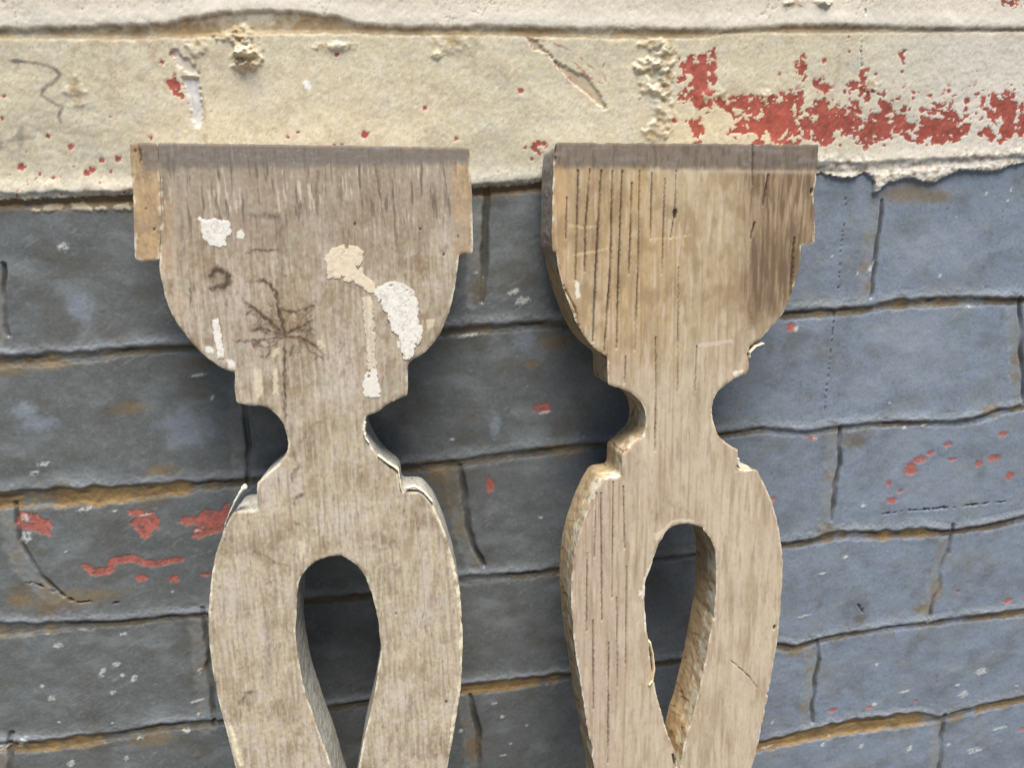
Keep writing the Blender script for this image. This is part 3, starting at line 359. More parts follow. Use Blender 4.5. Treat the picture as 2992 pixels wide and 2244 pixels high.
mix(C, vs_ * sm(0.05, 0.5, n14 + .4 * n5) * 0.55, (0.23, 0.165, 0.095))
mix(C, vm_ * 0.85, (0.065, 0.056, 0.045))
# bed joints
dirtmask = np.zeros(shp, np.float32)
for k in range(-9, 11):
    zj, wj = joint(k); zj = zj[None, :] + 0.45 * n5 + 0.25 * n14 + 0.32 * n18; wj = np.maximum(wj, 0.6)[None, :] * (1 + 0.35 * noise(X / 9, X * 0 + k, 77))
    uu = Z - zj
    sel = np.abs(uu) < 26
    if not sel.any(): continue
    up = uu - wj / 2; dn = uu + wj / 2
    lip = 0.95 if k not in (0, 1) else 0.9
    lw = 3.2 if k not in (0,) else 7.0
    amp = lip * (0.75 + 0.5 * noise(X / 31, X * 0 + 2.2 * k, 78))
    ridge = np.where(up > 0, np.exp(-(up / (lw * 1.6)) ** 2), np.exp(-(up / (0.35 * wj + 0.5)) ** 2))
    deep = sm(-1.6, 1.2, -up) * sm(-1.2, 1.6, dn)
    Hh += ridge * amp - deep * (0.45 + 0.07 * wj)
    Hh += -0.30 * np.exp(-(np.minimum(dn, 0) / 1.2) ** 2) * (dn < 0)
    core = np.exp(-((up + 0.30 * wj) / (0.50 + 0.06 * wj)) ** 2) * sm(-0.15, 0.45, noise(X / 24, X * 0 + k * 4.1, 94) + 0.4 * noise(X / 7, X * 0 + k, 95)) * sel
    Hh -= 0.7 * core * (k > 1)
    dm = sm(-1.1, 0.9, -up + 0.25) * sm(-1.1, 0.9, dn + 0.25)
    st = sm(0.35, -0.25, fbm(X / 22, X * 0 + 5.5 * k, 81, 3) - sm(2.0, 5.5, wj) * 0.9)
    spread = np.exp(-(np.maximum(np.abs(uu) - wj / 2, 0) / 2.6) ** 2)
    org = sm(4.6, 8.5, wj)
    col = np.array((0.140, 0.112, 0.074), np.float32)[None, None] * (1 - org[..., None]) + np.array((0.31, 0.20, 0.085), np.float32)[None, None] * org[..., None]
    if k == 0: col = col * 0 + np.array((0.40, 0.275, 0.14), np.float32)
    if k == 1: col = col * 0 + np.array((0.26, 0.18, 0.09), np.float32)
    wgt = np.clip(dm * (0.5 + 0.5 * st + 0.5 * org) * np.clip(0.85 + 0.7 * n5 + 1.1 * noise(X / 30, X * 0 + 2.9 * k, 96), 0.12, 1.4), 0, 1)
    if k < 1: wgt = dm * np.clip(0.75 + 0.5 * n5, 0, 1) * (1 if k == 0 else 0.3)
    C += (col * (0.85 + 0.45 * n14[..., None] * 0.6) - C) * (wgt * sel)[..., None]
    mix(C, sel * spread * (1 - dm) * sm(-0.2, 0.7, n14 + 0.5 * n5) * (0.45 if k > 1 else 0.0), (0.14, 0.105, 0.062))
    if k > 1:
        lw_ = core
        mix(C, lw_ * 0.70 * (1 - 0.5 * org), (0.035, 0.03, 0.025))
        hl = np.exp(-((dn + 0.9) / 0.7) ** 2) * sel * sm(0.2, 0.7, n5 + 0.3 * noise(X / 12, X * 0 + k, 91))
        mix(C, hl * 0.6, (0.33, 0.36, 0.38))  # highlight along the top edge of each brick, painted into the colour
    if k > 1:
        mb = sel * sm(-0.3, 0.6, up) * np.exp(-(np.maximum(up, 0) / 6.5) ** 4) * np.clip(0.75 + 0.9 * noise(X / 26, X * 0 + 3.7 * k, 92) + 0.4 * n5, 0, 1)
        mix(C, mb * 0.35, (0.235, 0.255, 0.275)); mb2 = sel * np.exp(-((up - 2.6) / 2.0) ** 2) * np.clip(0.55 + 1.3 * noise(X / 33, X * 0 + 4.9 * k, 97), 0, 1); mix(C, mb2 * 0.75, (0.30, 0.325, 0.36)); mix(C, mb * sm(0.2, 0.6, n5 + 0.5 * n18) * 0.35, (0.17, 0.15, 0.12))  # mb2 paints the highlight on the mortar ridge into the colour
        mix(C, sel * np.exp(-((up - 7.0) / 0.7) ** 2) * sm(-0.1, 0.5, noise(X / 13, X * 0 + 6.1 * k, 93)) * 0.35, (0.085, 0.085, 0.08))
    Hh += sel * np.exp(-(np.maximum(np.abs(uu - 2) - wj / 2, 0) / 4.0) ** 2) * (0.16 * n18 + 0.16 * n5) * (k > 1)
    dirtmask = np.maximum(dirtmask, dm * sel)
grC = C.copy()
for i, (x, z, a, b) in enumerate(DATA['grime']):
    gcol = (0.22, 0.165, 0.095) if i % 3 else (0.15, 0.12, 0.08)
    mix(C, blob(X, Z, x, z, a, b, 0.6, 0.7, 400 + i) * 0.75, gcol)
for i, pts in enumerate(DATA['cracks']):
    mcr = stroke(X, Z, pts, 0.30, 0.35, 0, 0.5, 500 + i) * sm(-0.05, 0.3, noise(X / 2.4, Z / 2.4, 510 + i))
    mix(C, mcr * 0.9, (0.03, 0.03, 0.035)); Hh -= 0.8 * mcr
for i, pts in enumerate(DATA['crk2']):
    mcr = stroke(X, Z, pts, 0.55, 0.5, 0.5, 0.8, 520 + i) * sm(-0.35, 0.25, noise(X / 4.0, Z / 4.0, 530 + i))
    mix(C, mcr * 0.85, (0.035, 0.03, 0.028)); Hh -= 1.6 * mcr
# red paint left on the grey
rg = np.zeros(shp, np.float32)
for i, pts in enumerate(DATA['gred']): rg = np.maximum(rg, patch(X, Z, pts, 0.5, 1.3, 3.0, 600 + i))
rg = np.maximum(rg, stroke(X, Z, DATA['gsq'], 2.4, 0.6, 0.25, 1.0, 611))
for i, (x, z, a, b) in enumerate(DATA['gdots']): rg = np.maximum(rg, blob(X, Z, x, z, a, b, 0.3, 0.45, 620 + i))
rg *= sm(-0.75, -0.25, n18 + 0.4 * n5)
C += ((np.array((0.42, 0.115, 0.085), np.float32) * (1 + 0.35 * n5 + 0.3 * n18)[..., None]) - C) * (rg * 0.88)[..., None]
mix(C, rg * sm(0.45, 0.75, fbm(X / 2.5, Z / 1.6, 633, 3)) * 0.6, (0.52, 0.38, 0.33))
Hh -= 0.25 * rg
wh = np.zeros(shp, np.float32)
for i, (x, z, a, b) in enumerate(DATA['wdots']): wh = np.maximum(wh, blob(X, Z, x, z, a, b, 0.35, 0.6, 700 + i, -0.5 if b > a else 0.1))
spk = sm(0.80, 0.95, noise(X / 1.5, Z / 1.5, 720)) * sm(0.05, 0.5, noise(X / 30, Z / 30, 721)) * 0.8
wh = np.maximum(wh * sm(-0.6, 0.15, n18 + 0.3 * n5), spk)
mix(C, wh * 0.72, (0.62, 0.64, 0.61)); Hh += 0.25 * wh
for i, pts in enumerate(DATA['flakes']):
    mf = patch(X, Z, pts, 0.25, 0.7, 2.0, 740 + i); mix(C, mf * 0.9, (0.50, 0.45, 0.33)); Hh += 0.5 * mf
# ---- cream paint
K = np.empty(shp + (3,), np.float32); K[:] = (0.60, 0.540, 0.385)
mix(K, sm(0.0, 0.8, fbm(X / 30, Z / 22, 21, 4)) * 0.55, (0.655, 0.615, 0.48))
mix(K, sm(-0.1, 0.6, fbm(X / 16, Z / 12, 46, 4)) * 0.5, (0.52, 0.47, 0.345))
mix(K, sm(0.1, 0.6, fbm(X / 11, Z / 9, 47, 4)) * 0.45, (0.66, 0.625, 0.535))
mix(K, sm(0.12, 0.5, fbm(X / 13, Z / 10, 48, 4)) * 0.5, (0.47, 0.385, 0.275))
mix(K, sm(0.1, 0.5, fbm(X / 22, Z / 14, 49, 4)) * 0.4, (0.50, 0.475, 0.40))
mix(K, sm(0.15, 0.5, fbm(X / 5, Z / 4, 50, 4)) * 0.4, (0.70, 0.65, 0.53))
mix(K, sm(0.1, 0.8, nstk + 0.3 * n5) * 0.50, (0.49, 0.415, 0.28))
mix(K, sm(0.1, 0.8, fbm((X + Z) / 7, (X - Z) / 1.8, 28, 3)) * 0.40, (0.71, 0.665, 0.55))
mix(K, sm(230, 360, X + 25 * n14) * 0.75, (0.66, 0.62, 0.56))
tb = sm(-1, 4, Z - joint(0)[0][None, :])
mix(K, tb * 0.85, (0.66, 0.595, 0.495))
mix(K, tb * sm(0.1, 0.7, fbm(X / 9, Z / 4, 29, 4)) * 0.5, (0.56, 0.48, 0.42))
ez = Z - ze
mix(K, np.exp(-(ez / 9) ** 2) * 0.55 * (0.7 + 0.5 * n14), (0.64, 0.62, 0.56))
mix(K, np.exp(-(ez / 14) ** 2) * sm(0.2, 0.7, n5 + .5 * n14) * 0.5, (0.44, 0.40, 0.31))
mid_ = sm(45, 60, X) * sm(125, 115, X) * sm(13, 4, ez)
mix(K, mid_ * 0.8, (0.42, 0.41, 0.35))
mix(K, sm(0.42, 0.62, n18 + 0.45 * n5) * sm(-0.1, 0.5, fbm(X / 20, Z / 20, 31, 3) + 0.3 * np.exp(-(ez / 25) ** 2)) * 0.55, (0.33, 0.25, 0.17))
mix(K, sm(0.50, 0.62, n18 + 0.3 * n5) * 0.5, (0.74, 0.70, 0.62))
Hh += cream * (1.3 - 0.06 * n5 - 0.05 * n18 + 0.03 * nstk + 0.08 * fbm(X / 3.2, Z / 3.2, 33, 3) + 0.7 * np.exp(-((ez - 4) / 5) ** 2))
for (pts, wpx) in DATA['V']:
    if pts[0][1] > -75:
        a, b = vjoint(pts, wpx)
        mix(K, stroke(X, Z, [[p[0] - 1, p[1]] for p in pts], 3.2, 1.8, 0.2, 1.4, 44) * sm(-0.2, 0.5, n5 + n14 * .5) * 0.6, (0.60, 0.56, 0.50))
        mix(K, stroke(X, Z, [[p[0] + 3.5, p[1]] for p in pts], 0.7, 0.5, 0.2, 1.2, 45) * sm(-0.3, 0.4, n5) * 0.55, (0.30, 0.235, 0.15))
for i, (x, z, a, b, hh) in enumerate(DATA['lumps']):
    ml = blob(X, Z, x, z, a * 1.1, b * 1.1, 0.5, 0.8, 800 + i)
    rough_ = 0.6 + 0.9 * fbm(X / 8.0, Z / 6.5, 820 + i, 3)
    Hh += cream * ml * hh * 0.42 * np.clip(rough_, 0, 2)
    mix(K, ml * sm(0.1, -0.5, rough_ - 0.75) * 0.8, (0.36, 0.26, 0.13))  # brown shadow in the hollows of the crusts, put into the colour
    mix(K, ml * sm(0.7, 1.1, rough_) * 0.5, (0.66, 0.60, 0.46))
mix(K, sm(0.30, 0.55, fbm((X + Z) / 3.4, (X - Z) / 1.2, 34, 3)) * 0.6, (0.38, 0.31, 0.21))
mix(K, sm(0.30, 0.55, fbm((X + Z) / 3.0, (X - Z) / 1.3, 35, 3)) * 0.45, (0.76, 0.71, 0.58))
mot = blob(X, Z, -112, -16, 38, 17, 0.6, 0.6, 36) * sm(0.05, 0.4, n5 + 0.5 * n18); mix(K, mot * 0.45, (0.40, 0.29, 0.21))
mot = blob(X, Z, -150, -62, 60, 20, 0.6, 0.6, 37) * sm(0.0, 0.4, n5 + 0.5 * n18); mix(K, mot * 0.40, (0.45, 0.40, 0.35))
for sx_, s0, s1 in ((-32, -6, -38), (22, -10, -44), (55, -4, -30), (262, -8, -40)): mix(K, stroke(X, Z, [[sx_, s0], [sx_ + 1, (s0 + s1) / 2], [sx_ - 1, s1]], 1.2, 1.4, 0.5, 1.5, 38, 5.0) * 0.35 * np.clip(0.8 + n5, 0, 1), (0.42, 0.33, 0.20))
red_ = np.zeros(shp, np.float32)
wx = X + 2.2 * fbm(X / 4.0, Z / 4.0, 51, 5); wz = Z + 2.2 * fbm(X / 4.2, Z / 4.2, 52, 4)
for i, pts in enumerate(DATA['red']):
    s_ = np.full(shp, -9.0, np.float32); bm = box(X, Z, pts, 8)
    if bm.any(): s_[bm] = polysdf(wx[bm], wz[bm], pts)
    red_ = np.maximum(red_, sm(-0.30, 0.30, s_ + 1.3 + 0.9 * n5 + 0.5 * n18 - 5.0 * sm(0.06, 0.17, fbm(X / 5.5, Z / 4.6, 53, 5))))
for i, (x, z, rr) in enumerate(DATA['dots']): red_ = np.maximum(red_, blob(X, Z, x, z, rr, rr * 0.85, 0.25, 0.5, 850 + i))
zone = sm(205, 240, X) * sm(0, 12, Z + 62) * sm(-22, -36, Z)
red_ = np.maximum(red_, zone * sm(0.30, 0.37, fbm(X / 5.0, Z / 4.2, 56, 4)))
zone2 = np.exp(-(ez / 20) ** 2) * 0.9 + 0.1 + 0.4 * sm(-110, -170, X) * sm(-35, -50, Z)
red_ = np.maximum(red_, sm(0.66, 0.74, fbm(X / 2.6, Z / 2.6, 57, 2) * (0.55 + 0.45 * zone2)))
redc = np.array((0.350, 0.088, 0.064), np.float32) * (1 + 0.22 * n14 + 0.26 * n5 + 0.16 * n18 + 0.2 * nstk)[..., None]
mix(K, red_ * sm(0.25, 0.6, fbm((X + Z) / 6, (X - Z) / 1.6, 59, 3)) * 0.35, (0.50, 0.25, 0.19))
edge_w = sm(0.02, 0.3, red_) * (1 - sm(0.5, 0.9, red_))
K += (redc - K) * red_[..., None]
mix(K, edge_w * 0.6, (0.70, 0.66, 0.56))
Hh -= cream * 0.22 * red_
frg = sm(225, 260, X) * sm(16, 8, ez)                                # broken whitish plaster fringe at the right
mix(K, frg * 0.75, (0.60, 0.57, 0.51)); mix(K, frg * sm(-0.1, 0.4, n5 + 0.6 * n18) * 0.7, (0.36, 0.28, 0.19))
Hh += cream * frg * 0.55 * fbm(X / 4.2, Z / 4.2, 58, 3)
pm = stroke(X, Z, DATA['pencil'], 0.85, 0.6, 0.35, 0.3, 860); mix(K, pm * (0.85 + 0.35 * sm(-235, -250, X)) * (0.8 + 0.4 * n5), (0.16, 0.14, 0.125))
mix(K, blob(X, Z, DATA['pencil'][0][0] + .6, DATA['pencil'][0][1], 2.6, 1.3, 0.4, 0.3, 861) * 0.7, (0.09, 0.085, 0.085))
for i, pts in enumerate(DATA['cross']): mix(K, stroke(X, Z, pts, 1.5, 0.8, 0.5, 0.5, 870 + i) * 0.55, (0.24, 0.21, 0.17))
mix(K, patch(X, Z, DATA['chip'], 0.3, 0.3, 2, 880), (0.82, 0.81, 0.78))
pp = patch(X, Z, DATA['plaster'], 0.35, 0.8, 2.5, 881); mix(K, pp, (0.62, 0.60, 0.585)); mix(K, pp * sm(0.0, 0.6, fbm(X / 2, Z / 7, 882, 3)) * .6, (0.40, 0.385, 0.40)); Hh -= 1.0 * pp
pp = patch(X, Z, DATA['plaster2'], 0.4, 1.4, 2.5, 883); mix(K, pp * 0.7, (0.60, 0.55, 0.50)); Hh -= 0.8 * pp
pp = patch(X, Z, DATA['scar'], 0.3, 0.8, 2.5, 884); mix(K, pp * 0.6, (0.47, 0.36, 0.24)); Hh -= 0.7 * pp
for i, pts in enumerate(DATA['scarl']): mix(K, stroke(X, Z, pts, 0.55, 0.45, 0.6, 0.8, 890 + i) * sm(-.4, .2, n5) * 0.85, (0.33, 0.115, 0.085))
# dirt in the joints over the cream; painted highlight line above the upper joint
for k in (0, 1):
    zj, wj = joint(k); zj = zj[None, :] + 0.45 * n5 + 0.25 * n14 + 0.32 * n18; wj = np.maximum(wj, 0.6)[None, :] * (1 + 0.35 * noise(X / 9, X * 0 + k, 77))
    uu = Z - zj; dm = sm(-0.5, 0.6, wj / 2 - np.abs(uu) + 0.2)
    if k == 0: mix(K, dm * np.clip(0.70 + 0.7 * n5 + 0.8 * noise(X / 35, X * 0, 98), 0.15, 1), (0.34, 0.235, 0.125)); mix(K, np.exp(-(np.maximum(np.abs(uu) - wj / 2, 0) / 2.2) ** 2) * 0.55 * (uu < 0) * np.clip(0.7 + n5 + n14, 0, 1), (0.42, 0.32, 0.19)); mix(K, np.exp(-((uu - wj / 2 - 5) / 3.5) ** 2) * 0.7, (0.74, 0.70, 0.61))
    else: mix(C, np.exp(-((ez + 2.2) / (1.2 + wj * .35)) ** 2) * np.clip(0.75 + 0.5 * n5 - 0.9 * sm(235, 260, X), 0, 1), (0.21, 0.135, 0.06))
ckk = sm(0.07, 0.0, np.abs(noise(X / 7 + 0.4 * n5, Z / 13 + 0.4 * n5, 60))) * tb * sm(0.1, 0.5, noise(X / 25, Z / 25, 61))
mix(K, ckk * 0.55, (0.33, 0.26, 0.22)); Hh -= 0.3 * ckk * cream
ckm = sm(0.06, 0.0, np.abs(noise(X / 5 + 0.5 * n5, Z / 4 + 0.4 * n5, 62))) * mid_
mix(K, ckm * 0.5, (0.24, 0.2, 0.15))
for i, pts in enumerate(DATA['cracks'][2:]):
    mcr = stroke(X, Z, pts, 0.4, 0.35, 0, 0.5, 502 + i) * sm(-0.1, 0.25, noise(X / 2.4, Z / 2.4, 510 + i)); mix(K, mcr * 0.8, (0.07, 0.06, 0.06))
C = C * (1 - cream[..., None]) + K * cream[..., None]
Rr = Rr * (1 - cream) + 0.72 * cream; Rr = np.clip(Rr + 0.35 * dirtmask + 0.2 * rg, 0.25, 1)
C = np.clip(C, 0.015, 0.85)
co = np.stack([X / 1000, -Hh / 1000, Z / 1000 + Z0], -1).reshape(-1, 3)
nz, nx = shp; idx = np.arange(nz * nx).reshape(nz, nx)
quads = np.stack([idx[:-1, :-1], idx[:-1, 1:], idx[1:, 1:], idx[1:, :-1]], -1).reshape(-1, 4)
fm = (cream[:-1, :-1] + cream[1:, 1:]).ravel() > 1.0
wall_root = empty('brick_wall', 'old brick wall, dark grey paint below and flaking cream paint above, behind both balusters', 'wall')
wall_mat = surface('painted_brick', 520, 0.17, 0.16, (1, 1, 1), 0.5)
cream_mat = surface('cream_paint', 520, 0.12, 0.07, (1, 1, 1), 0.3)
def submesh(q):
    used = np.unique(q); mp = np.full(len(co), -1, np.int64); mp[used] = np.arange(len(used)); return used, mp[q]
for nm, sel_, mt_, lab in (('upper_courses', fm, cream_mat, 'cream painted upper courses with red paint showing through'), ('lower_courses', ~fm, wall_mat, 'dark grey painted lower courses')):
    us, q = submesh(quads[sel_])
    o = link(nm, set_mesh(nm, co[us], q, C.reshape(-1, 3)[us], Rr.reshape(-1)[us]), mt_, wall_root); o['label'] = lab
slab('masonry', -1.4, 1.8, 0.03, 0.25, 0.002, 0.8 + Z0, plain('brick_core', (0.3, 0.12, 0.08)), wall_root)
del C, K, co, quads

# ---------------------------------------------------------------- boards
wood_mat = surface('weathered_wood', 420, 0.06, 0.22, (1.7, 1, 0.5), 0.25, 520)
chip_mat = surface('old_paint', 600, 0.06, 0.12, (1, 1, 1), 0.35)

def sheet(name, sdf, bounds, h, depth, colour, relief, parent, mat, rows=26, front=0.0, bevel=0.8, side=None, jag=0.35, seed=0, curl=None):
    """a solid cut out along sdf(x,z) > 0 from y = front to front+depth; colour(x,z,s) and side(x,z,t,nx,nz) give its paint and wood"""
    x0, x1, z0, z1 = bounds
    gx = np.arange(x0 - 2, x1 + 2 + h, h); gz = np.arange(z0 - 2, z1 + 2 + h, h); XX, ZZ = np.meshgrid(gx, gz)
    s = sdf(XX, ZZ); V = s > 0
    cell = V[:-1, :-1] & V[1:, :-1] & V[:-1, 1:] & V[1:, 1:]
    gzr, gxr = np.gradient(s, h); gl = np.maximum(np.hypot(gxr, gzr), 1e-6); ux = gxr / gl; uz = gzr / gl
    n_ = XX.size; ii = np.arange(n_).reshape(XX.shape)
    F = np.stack([ii[:-1, :-1], ii[:-1, 1:], ii[1:, 1:], ii[1:, :-1]], -1)[cell]
    e = np.concatenate([F[:, [0, 1]], F[:, [1, 2]], F[:, [2, 3]], F[:, [3, 0]]]).astype(np.int64)
    key = np.minimum(e[:, 0], e[:, 1]) * n_ + np.maximum(e[:, 0], e[:, 1])
    uq, inv, cnt = np.unique(key, return_inverse=True, return_counts=True)
    be = e[cnt[inv] == 1]
    bv = np.zeros(n_, bool); bv[be.ravel()] = True
    xf = XX.ravel().copy(); zf = ZZ.ravel().copy(); sf = s.ravel()
    mv = bv & (sf < 2.2 * h); xf[mv] -= (ux.ravel() * sf)[mv]; zf[mv] -= (uz.ravel() * sf)[mv]
    for _ in range(2):                                              # ease the last stair-steps along the rim
        ax = np.zeros(n_); az = np.zeros(n_); c_ = np.zeros(n_)
        for a, b in ((0, 1), (1, 0)):
            np.add.at(ax, be[:, a], xf[be[:, b]]); np.add.at(az, be[:, a], zf[be[:, b]]); np.add.at(c_, be[:, a], 1)
        ok = bv & (c_ == 2); xf[ok] = 0.5 * xf[ok] + 0.25 * ax[ok]; zf[ok] = 0.5 * zf[ok] + 0.25 * az[ok]
    sc_ = np.where(bv, 0, np.maximum(sf, 0))
    yf = -relief(xf, zf, sc_) + bevel * 0.45 * (1 - sm(0, bevel, sc_))
    if curl is not None: yf = yf - curl(xf, zf, sc_)
    used = np.unique(F); mp = np.full(n_, -1, np.int64); mp[used] = np.arange(len(used)); nu = len(used)
    fx, fz, fy = xf[used], zf[used], yf[used] + front
    colF, rghF = colour(fx, fz, sc_[used])
    vs = [np.stack([fx, fy, fz], -1)]; cs = [colF]; rs = [rghF]; fs = [mp[F][:, ::1]]
    bvi = np.unique(be); bmap = np.full(n_, -1, np.int64); bmap[bvi] = np.arange(len(bvi)); nb = len(bvi)
    xm, zm = xf.copy(), zf.copy()
    for _ in range(40):                                             # the sawn edge itself is smoother than the worn front arris
        ax = np.zeros(n_); az = np.zeros(n_)
        for a, b in ((0, 1), (1, 0)):
            np.add.at(ax, be[:, a], xm[be[:, b]]); np.add.at(az, be[:, a], zm[be[:, b]])
        xm[ok] = 0.5 * xm[ok] + 0.25 * ax[ok]; zm[ok] = 0.5 * zm[ok] + 0.25 * az[ok]
    bsx, bsz = xm[bvi], zm[bvi]
    bx, bz = xf[bvi], zf[bvi]; nx_, nz_ = -ux.ravel()[bvi], -uz.ravel()[bvi]; fy0 = fy[mp[bvi]]
    prev = mp[bvi]; base = nu
    for k in range(1, rows + 1):
        t = k / rows
        jg = jag * (fbm((bx + bz) / 9 + t * depth / 14, (bx - bz) / 9 + t * depth / 9, seed + 7, 3)) * math.sin(math.pi * min(t * 1.0, 1)) * 1.2
        yy = np.maximum(fy0, front) * 0 + (front + depth * t) * 1.0
        if k == 1 and depth > 8: yy = np.maximum(fy0 + 0.3, front + depth * t)
        ew = float(sm(0.0, 0.10, t)); vs.append(np.stack([bx + (bsx - bx) * ew + nx_ * jg, yy + 0 * bx, bz + (bsz - bz) * ew + nz_ * jg], -1))
        cc, rc = (side or (lambda x, z, tt, a, b: colour(x, z, x * 0)))(bx, bz, bx * 0 + t, nx_, nz_); cs.append(cc); rs.append(rc)
        cur = base + np.arange(nb); a = bmap[be[:, 0]]; b = bmap[be[:, 1]]
        fs.append(np.stack([prev[b], prev[a], cur[a], cur[b]], -1)); prev = cur; base += nb
    # back
    vs.append(np.stack([fx, fx * 0 + front + depth, fz], -1)); cs.append(colF * 0.9); rs.append(rghF)
    bk = base + np.arange(nu); pm = bk.copy()
    pos = mp[bvi]; pm[pos] = prev
    fs.append(pm[mp[F][:, ::-1]])
    co = np.concatenate(vs) / 1000; me = set_mesh(name, co, np.concatenate(fs), np.clip(np.concatenate(cs), 0.012, 0.85), np.concatenate(rs))
    # crisp rim between the face and the sawn edge
    ev = np.zeros(len(me.edges) * 2, np.int32); me.edges.foreach_get('vertices', ev); ev = ev.reshape(-1, 2)
    rim = np.zeros(len(co), bool); rim[mp[bvi]] = True; rim2 = np.zeros(len(co), bool); rim2[prev] = True
    sh = (rim[ev[:, 0]] & rim[ev[:, 1]]) | (rim2[ev[:, 0]] & rim2[ev[:, 1]])
    at = me.attributes.new('sharp_edge', 'BOOLEAN', 'EDGE'); at.data.foreach_set('value', sh)
    return link(name, me, mat, parent)

def mirrored(pts, Lh):
    p = [q for q in pts if q[1] > -Lh + 1.5]; return p, [[q[0], -2 * Lh - q[1]] for q in reversed(p)]
def smooth(pts, closed, n=3):
    """round off the sawn curves, keep the true corners"""
    p = np.array(pts, float); N = len(p); d = (np.roll(p, -1, 0) - p); ln = np.maximum(np.hypot(d[:, 0], d[:, 1]), 1e-6)
    u_ = d / ln[:, None]; dot = (u_ * np.roll(u_, 1, 0)).sum(1); corner = dot < math.cos(math.radians(42))
    tan = (u_ + np.roll(u_, 1, 0)); tan /= np.maximum(np.hypot(tan[:, 0], tan[:, 1]), 1e-6)[:, None]; out = []
    for i in range(N):
        j = (i + 1) % N; t0 = u_[i] if corner[i] else tan[i]; t1 = u_[i] if corner[j] else tan[j]; out.append(list(p[i]))
        if ln[i] < 2.5 or (corner[i] and corner[j]): continue
        for q in range(1, n):
            s = q / n; h00 = 2 * s ** 3 - 3 * s * s + 1; h10 = s ** 3 - 2 * s * s + s; h01 = 1 - h00; h11 = s ** 3 - s * s
            out.append(list(h00 * p[i] + h10 * ln[i] * t0 + h01 * p[j] + h11 * ln[i] * t1))
    return out
def coarse(f):
    """work out a distance field on every second grid point and fill in between"""
    def g(x, z):
        ix = np.arange(0, x.shape[1] + 1, 2); iz = np.arange(0, x.shape[0] + 1, 2); hx = x[0, 1] - x[0, 0]; hz = z[1, 0] - z[0, 0]
        cx, cz = np.meshgrid(x[0, 0] + ix * hx, z[0, 0] + iz * hz); v = f(cx, cz)
        o = np.empty((v.shape[0] * 2, v.shape[1] * 2)); vx = np.concatenate([v, v[:, -1:]], 1); m = 0.5 * (vx[:, :-1] + vx[:, 1:])
        vz = np.concatenate([v, v[-1:]], 0); mz = np.concatenate([m, m[-1:]], 0)
        o[0::2, 0::2] = v; o[0::2, 1::2] = m; o[1::2, 0::2] = 0.5 * (vz[:-1] + vz[1:]); o[1::2, 1::2] = 0.5 * (mz[:-1] + mz[1:])
        return o[:x.shape[0], :x.shape[1]]
    return g
def outline(d):
    Lh = d['L'] / 2; l, lm = mirrored(d['left'], Lh); r_, rm = mirrored(d['right'], Lh)
    wl = l[-1][0] + (l[-1][0] - l[-2][0]) / (l[-1][1] - l[-2][1]) * (-Lh - l[-1][1]); wr = r_[-1][0] + (r_[-1][0] - r_[-2][0]) / (r_[-1][1] - r_[-2][1]) * (-Lh - r_[-1][1])
    body = l + [[wl, -Lh]] + lm + rm[::1] + [[wr, -Lh]] + r_[::-1]
    body = l + [[wl, -Lh]] + lm + list(reversed(r_ + [[wr, -Lh]] + rm))
    for q in lm + rm: q[1] = max(q[1], -2 * Lh)
    for q in body:
        if q[1] < -2 * Lh + 3.5: q[1] = -2 * Lh
    h = [q for q in d['hole'] if q[1] > -Lh + 6]
    tip = [(h[0][0] + h[-1][0]) / 2, -Lh + 4]
    hole = h + [tip]; hole2 = [[q[0], -2 * Lh - q[1]] for q in hole]
    return smooth(body, True), smooth(hole, True), smooth(hole2, True)
def make_baluster(key, label):
    d = DATA[key]; L = d['L']
    root = empty('baluster', label, 'baluster', 'balusters leaning on the wall')
    ax = [Vector(d['X']), -Vector(d['N']), Vector(d['Z'])]; O = Vector(d['O']); base = O - ax[2] * (L / 1000)
    M_ = Matrix.Identity(4)
    for i in range(3):
        for j in range(3): M_[i][j] = ax[j][i]
        M_[i][3] = base[i]
    M_[2][3] += Z0; root.matrix_world = M_
    return d, root, L
def lift(o, L):                                                     # board drawings hang down from the top edge; the thing stands on its foot
    me = o.data; v = np.zeros(len(me.vertices) * 3, np.float32); me.vertices.foreach_get('co', v); v[2::3] += L / 1000; me.vertices.foreach_set('co', v); me.update(); return o

# --- left baluster
d, rootL, L = make_baluster('L', 'wider grey weathered flat baluster with white paint patches and a dark root-shaped stain')
body, hole, hole2 = outline(d); P = DATA['Lp']
earL, earR = P['ear'], P['earR']
def wear(x, z, sd): return 0.50 * fbm(x / 7, z / 7, sd, 3) + 0.42 * fbm(x / 1.9, z / 2.4, sd + 3, 3) - 1.2 * sm(0.45, 0.8, fbm(x / 9, z / 9, sd + 6, 2))
def sdL_raw(x, z): return np.minimum(np.minimum(polysdf(x, z, body), -polysdf(x, z, hole)), -polysdf(x, z, hole2))
def sdL_all(x, z): return coarse(sdL_raw)(x, z) + 0.6 * wear(x, z, 901)
def near(pts, x, z, pad=12):
    m_ = box(x, z, pts, pad); out = np.full(x.shape, -99.0); 
    if m_.any(): out[m_] = polysdf(x[m_], z[m_], pts)
    return out
def sdL_body(x, z):
    w_ = 0.25 * fbm(x / 3, z / 6, 905, 2)
    return np.minimum(sdL_all(x, z), -near(earL, x, z) - 0.15 + w_)
def sdL_ear(p):
    return lambda x, z: np.minimum(sdL_all(x, z), near(p, x, z) - 0.12 + 0.25 * fbm(x / 3, z / 6, 906, 2))
def grain(x, z, sd, fine=1.0):
    wv = x + 2.5 * fbm(x / 30, z / 90, sd, 2)
    return (0.45 * fbm(wv / 2.6, z / 42, sd + 1, 3) + 0.40 * fbm(wv / 0.95, z / 24, sd + 2, 2) * fine + 0.30 * fbm(wv / 9, z / 70, sd + 3, 2))
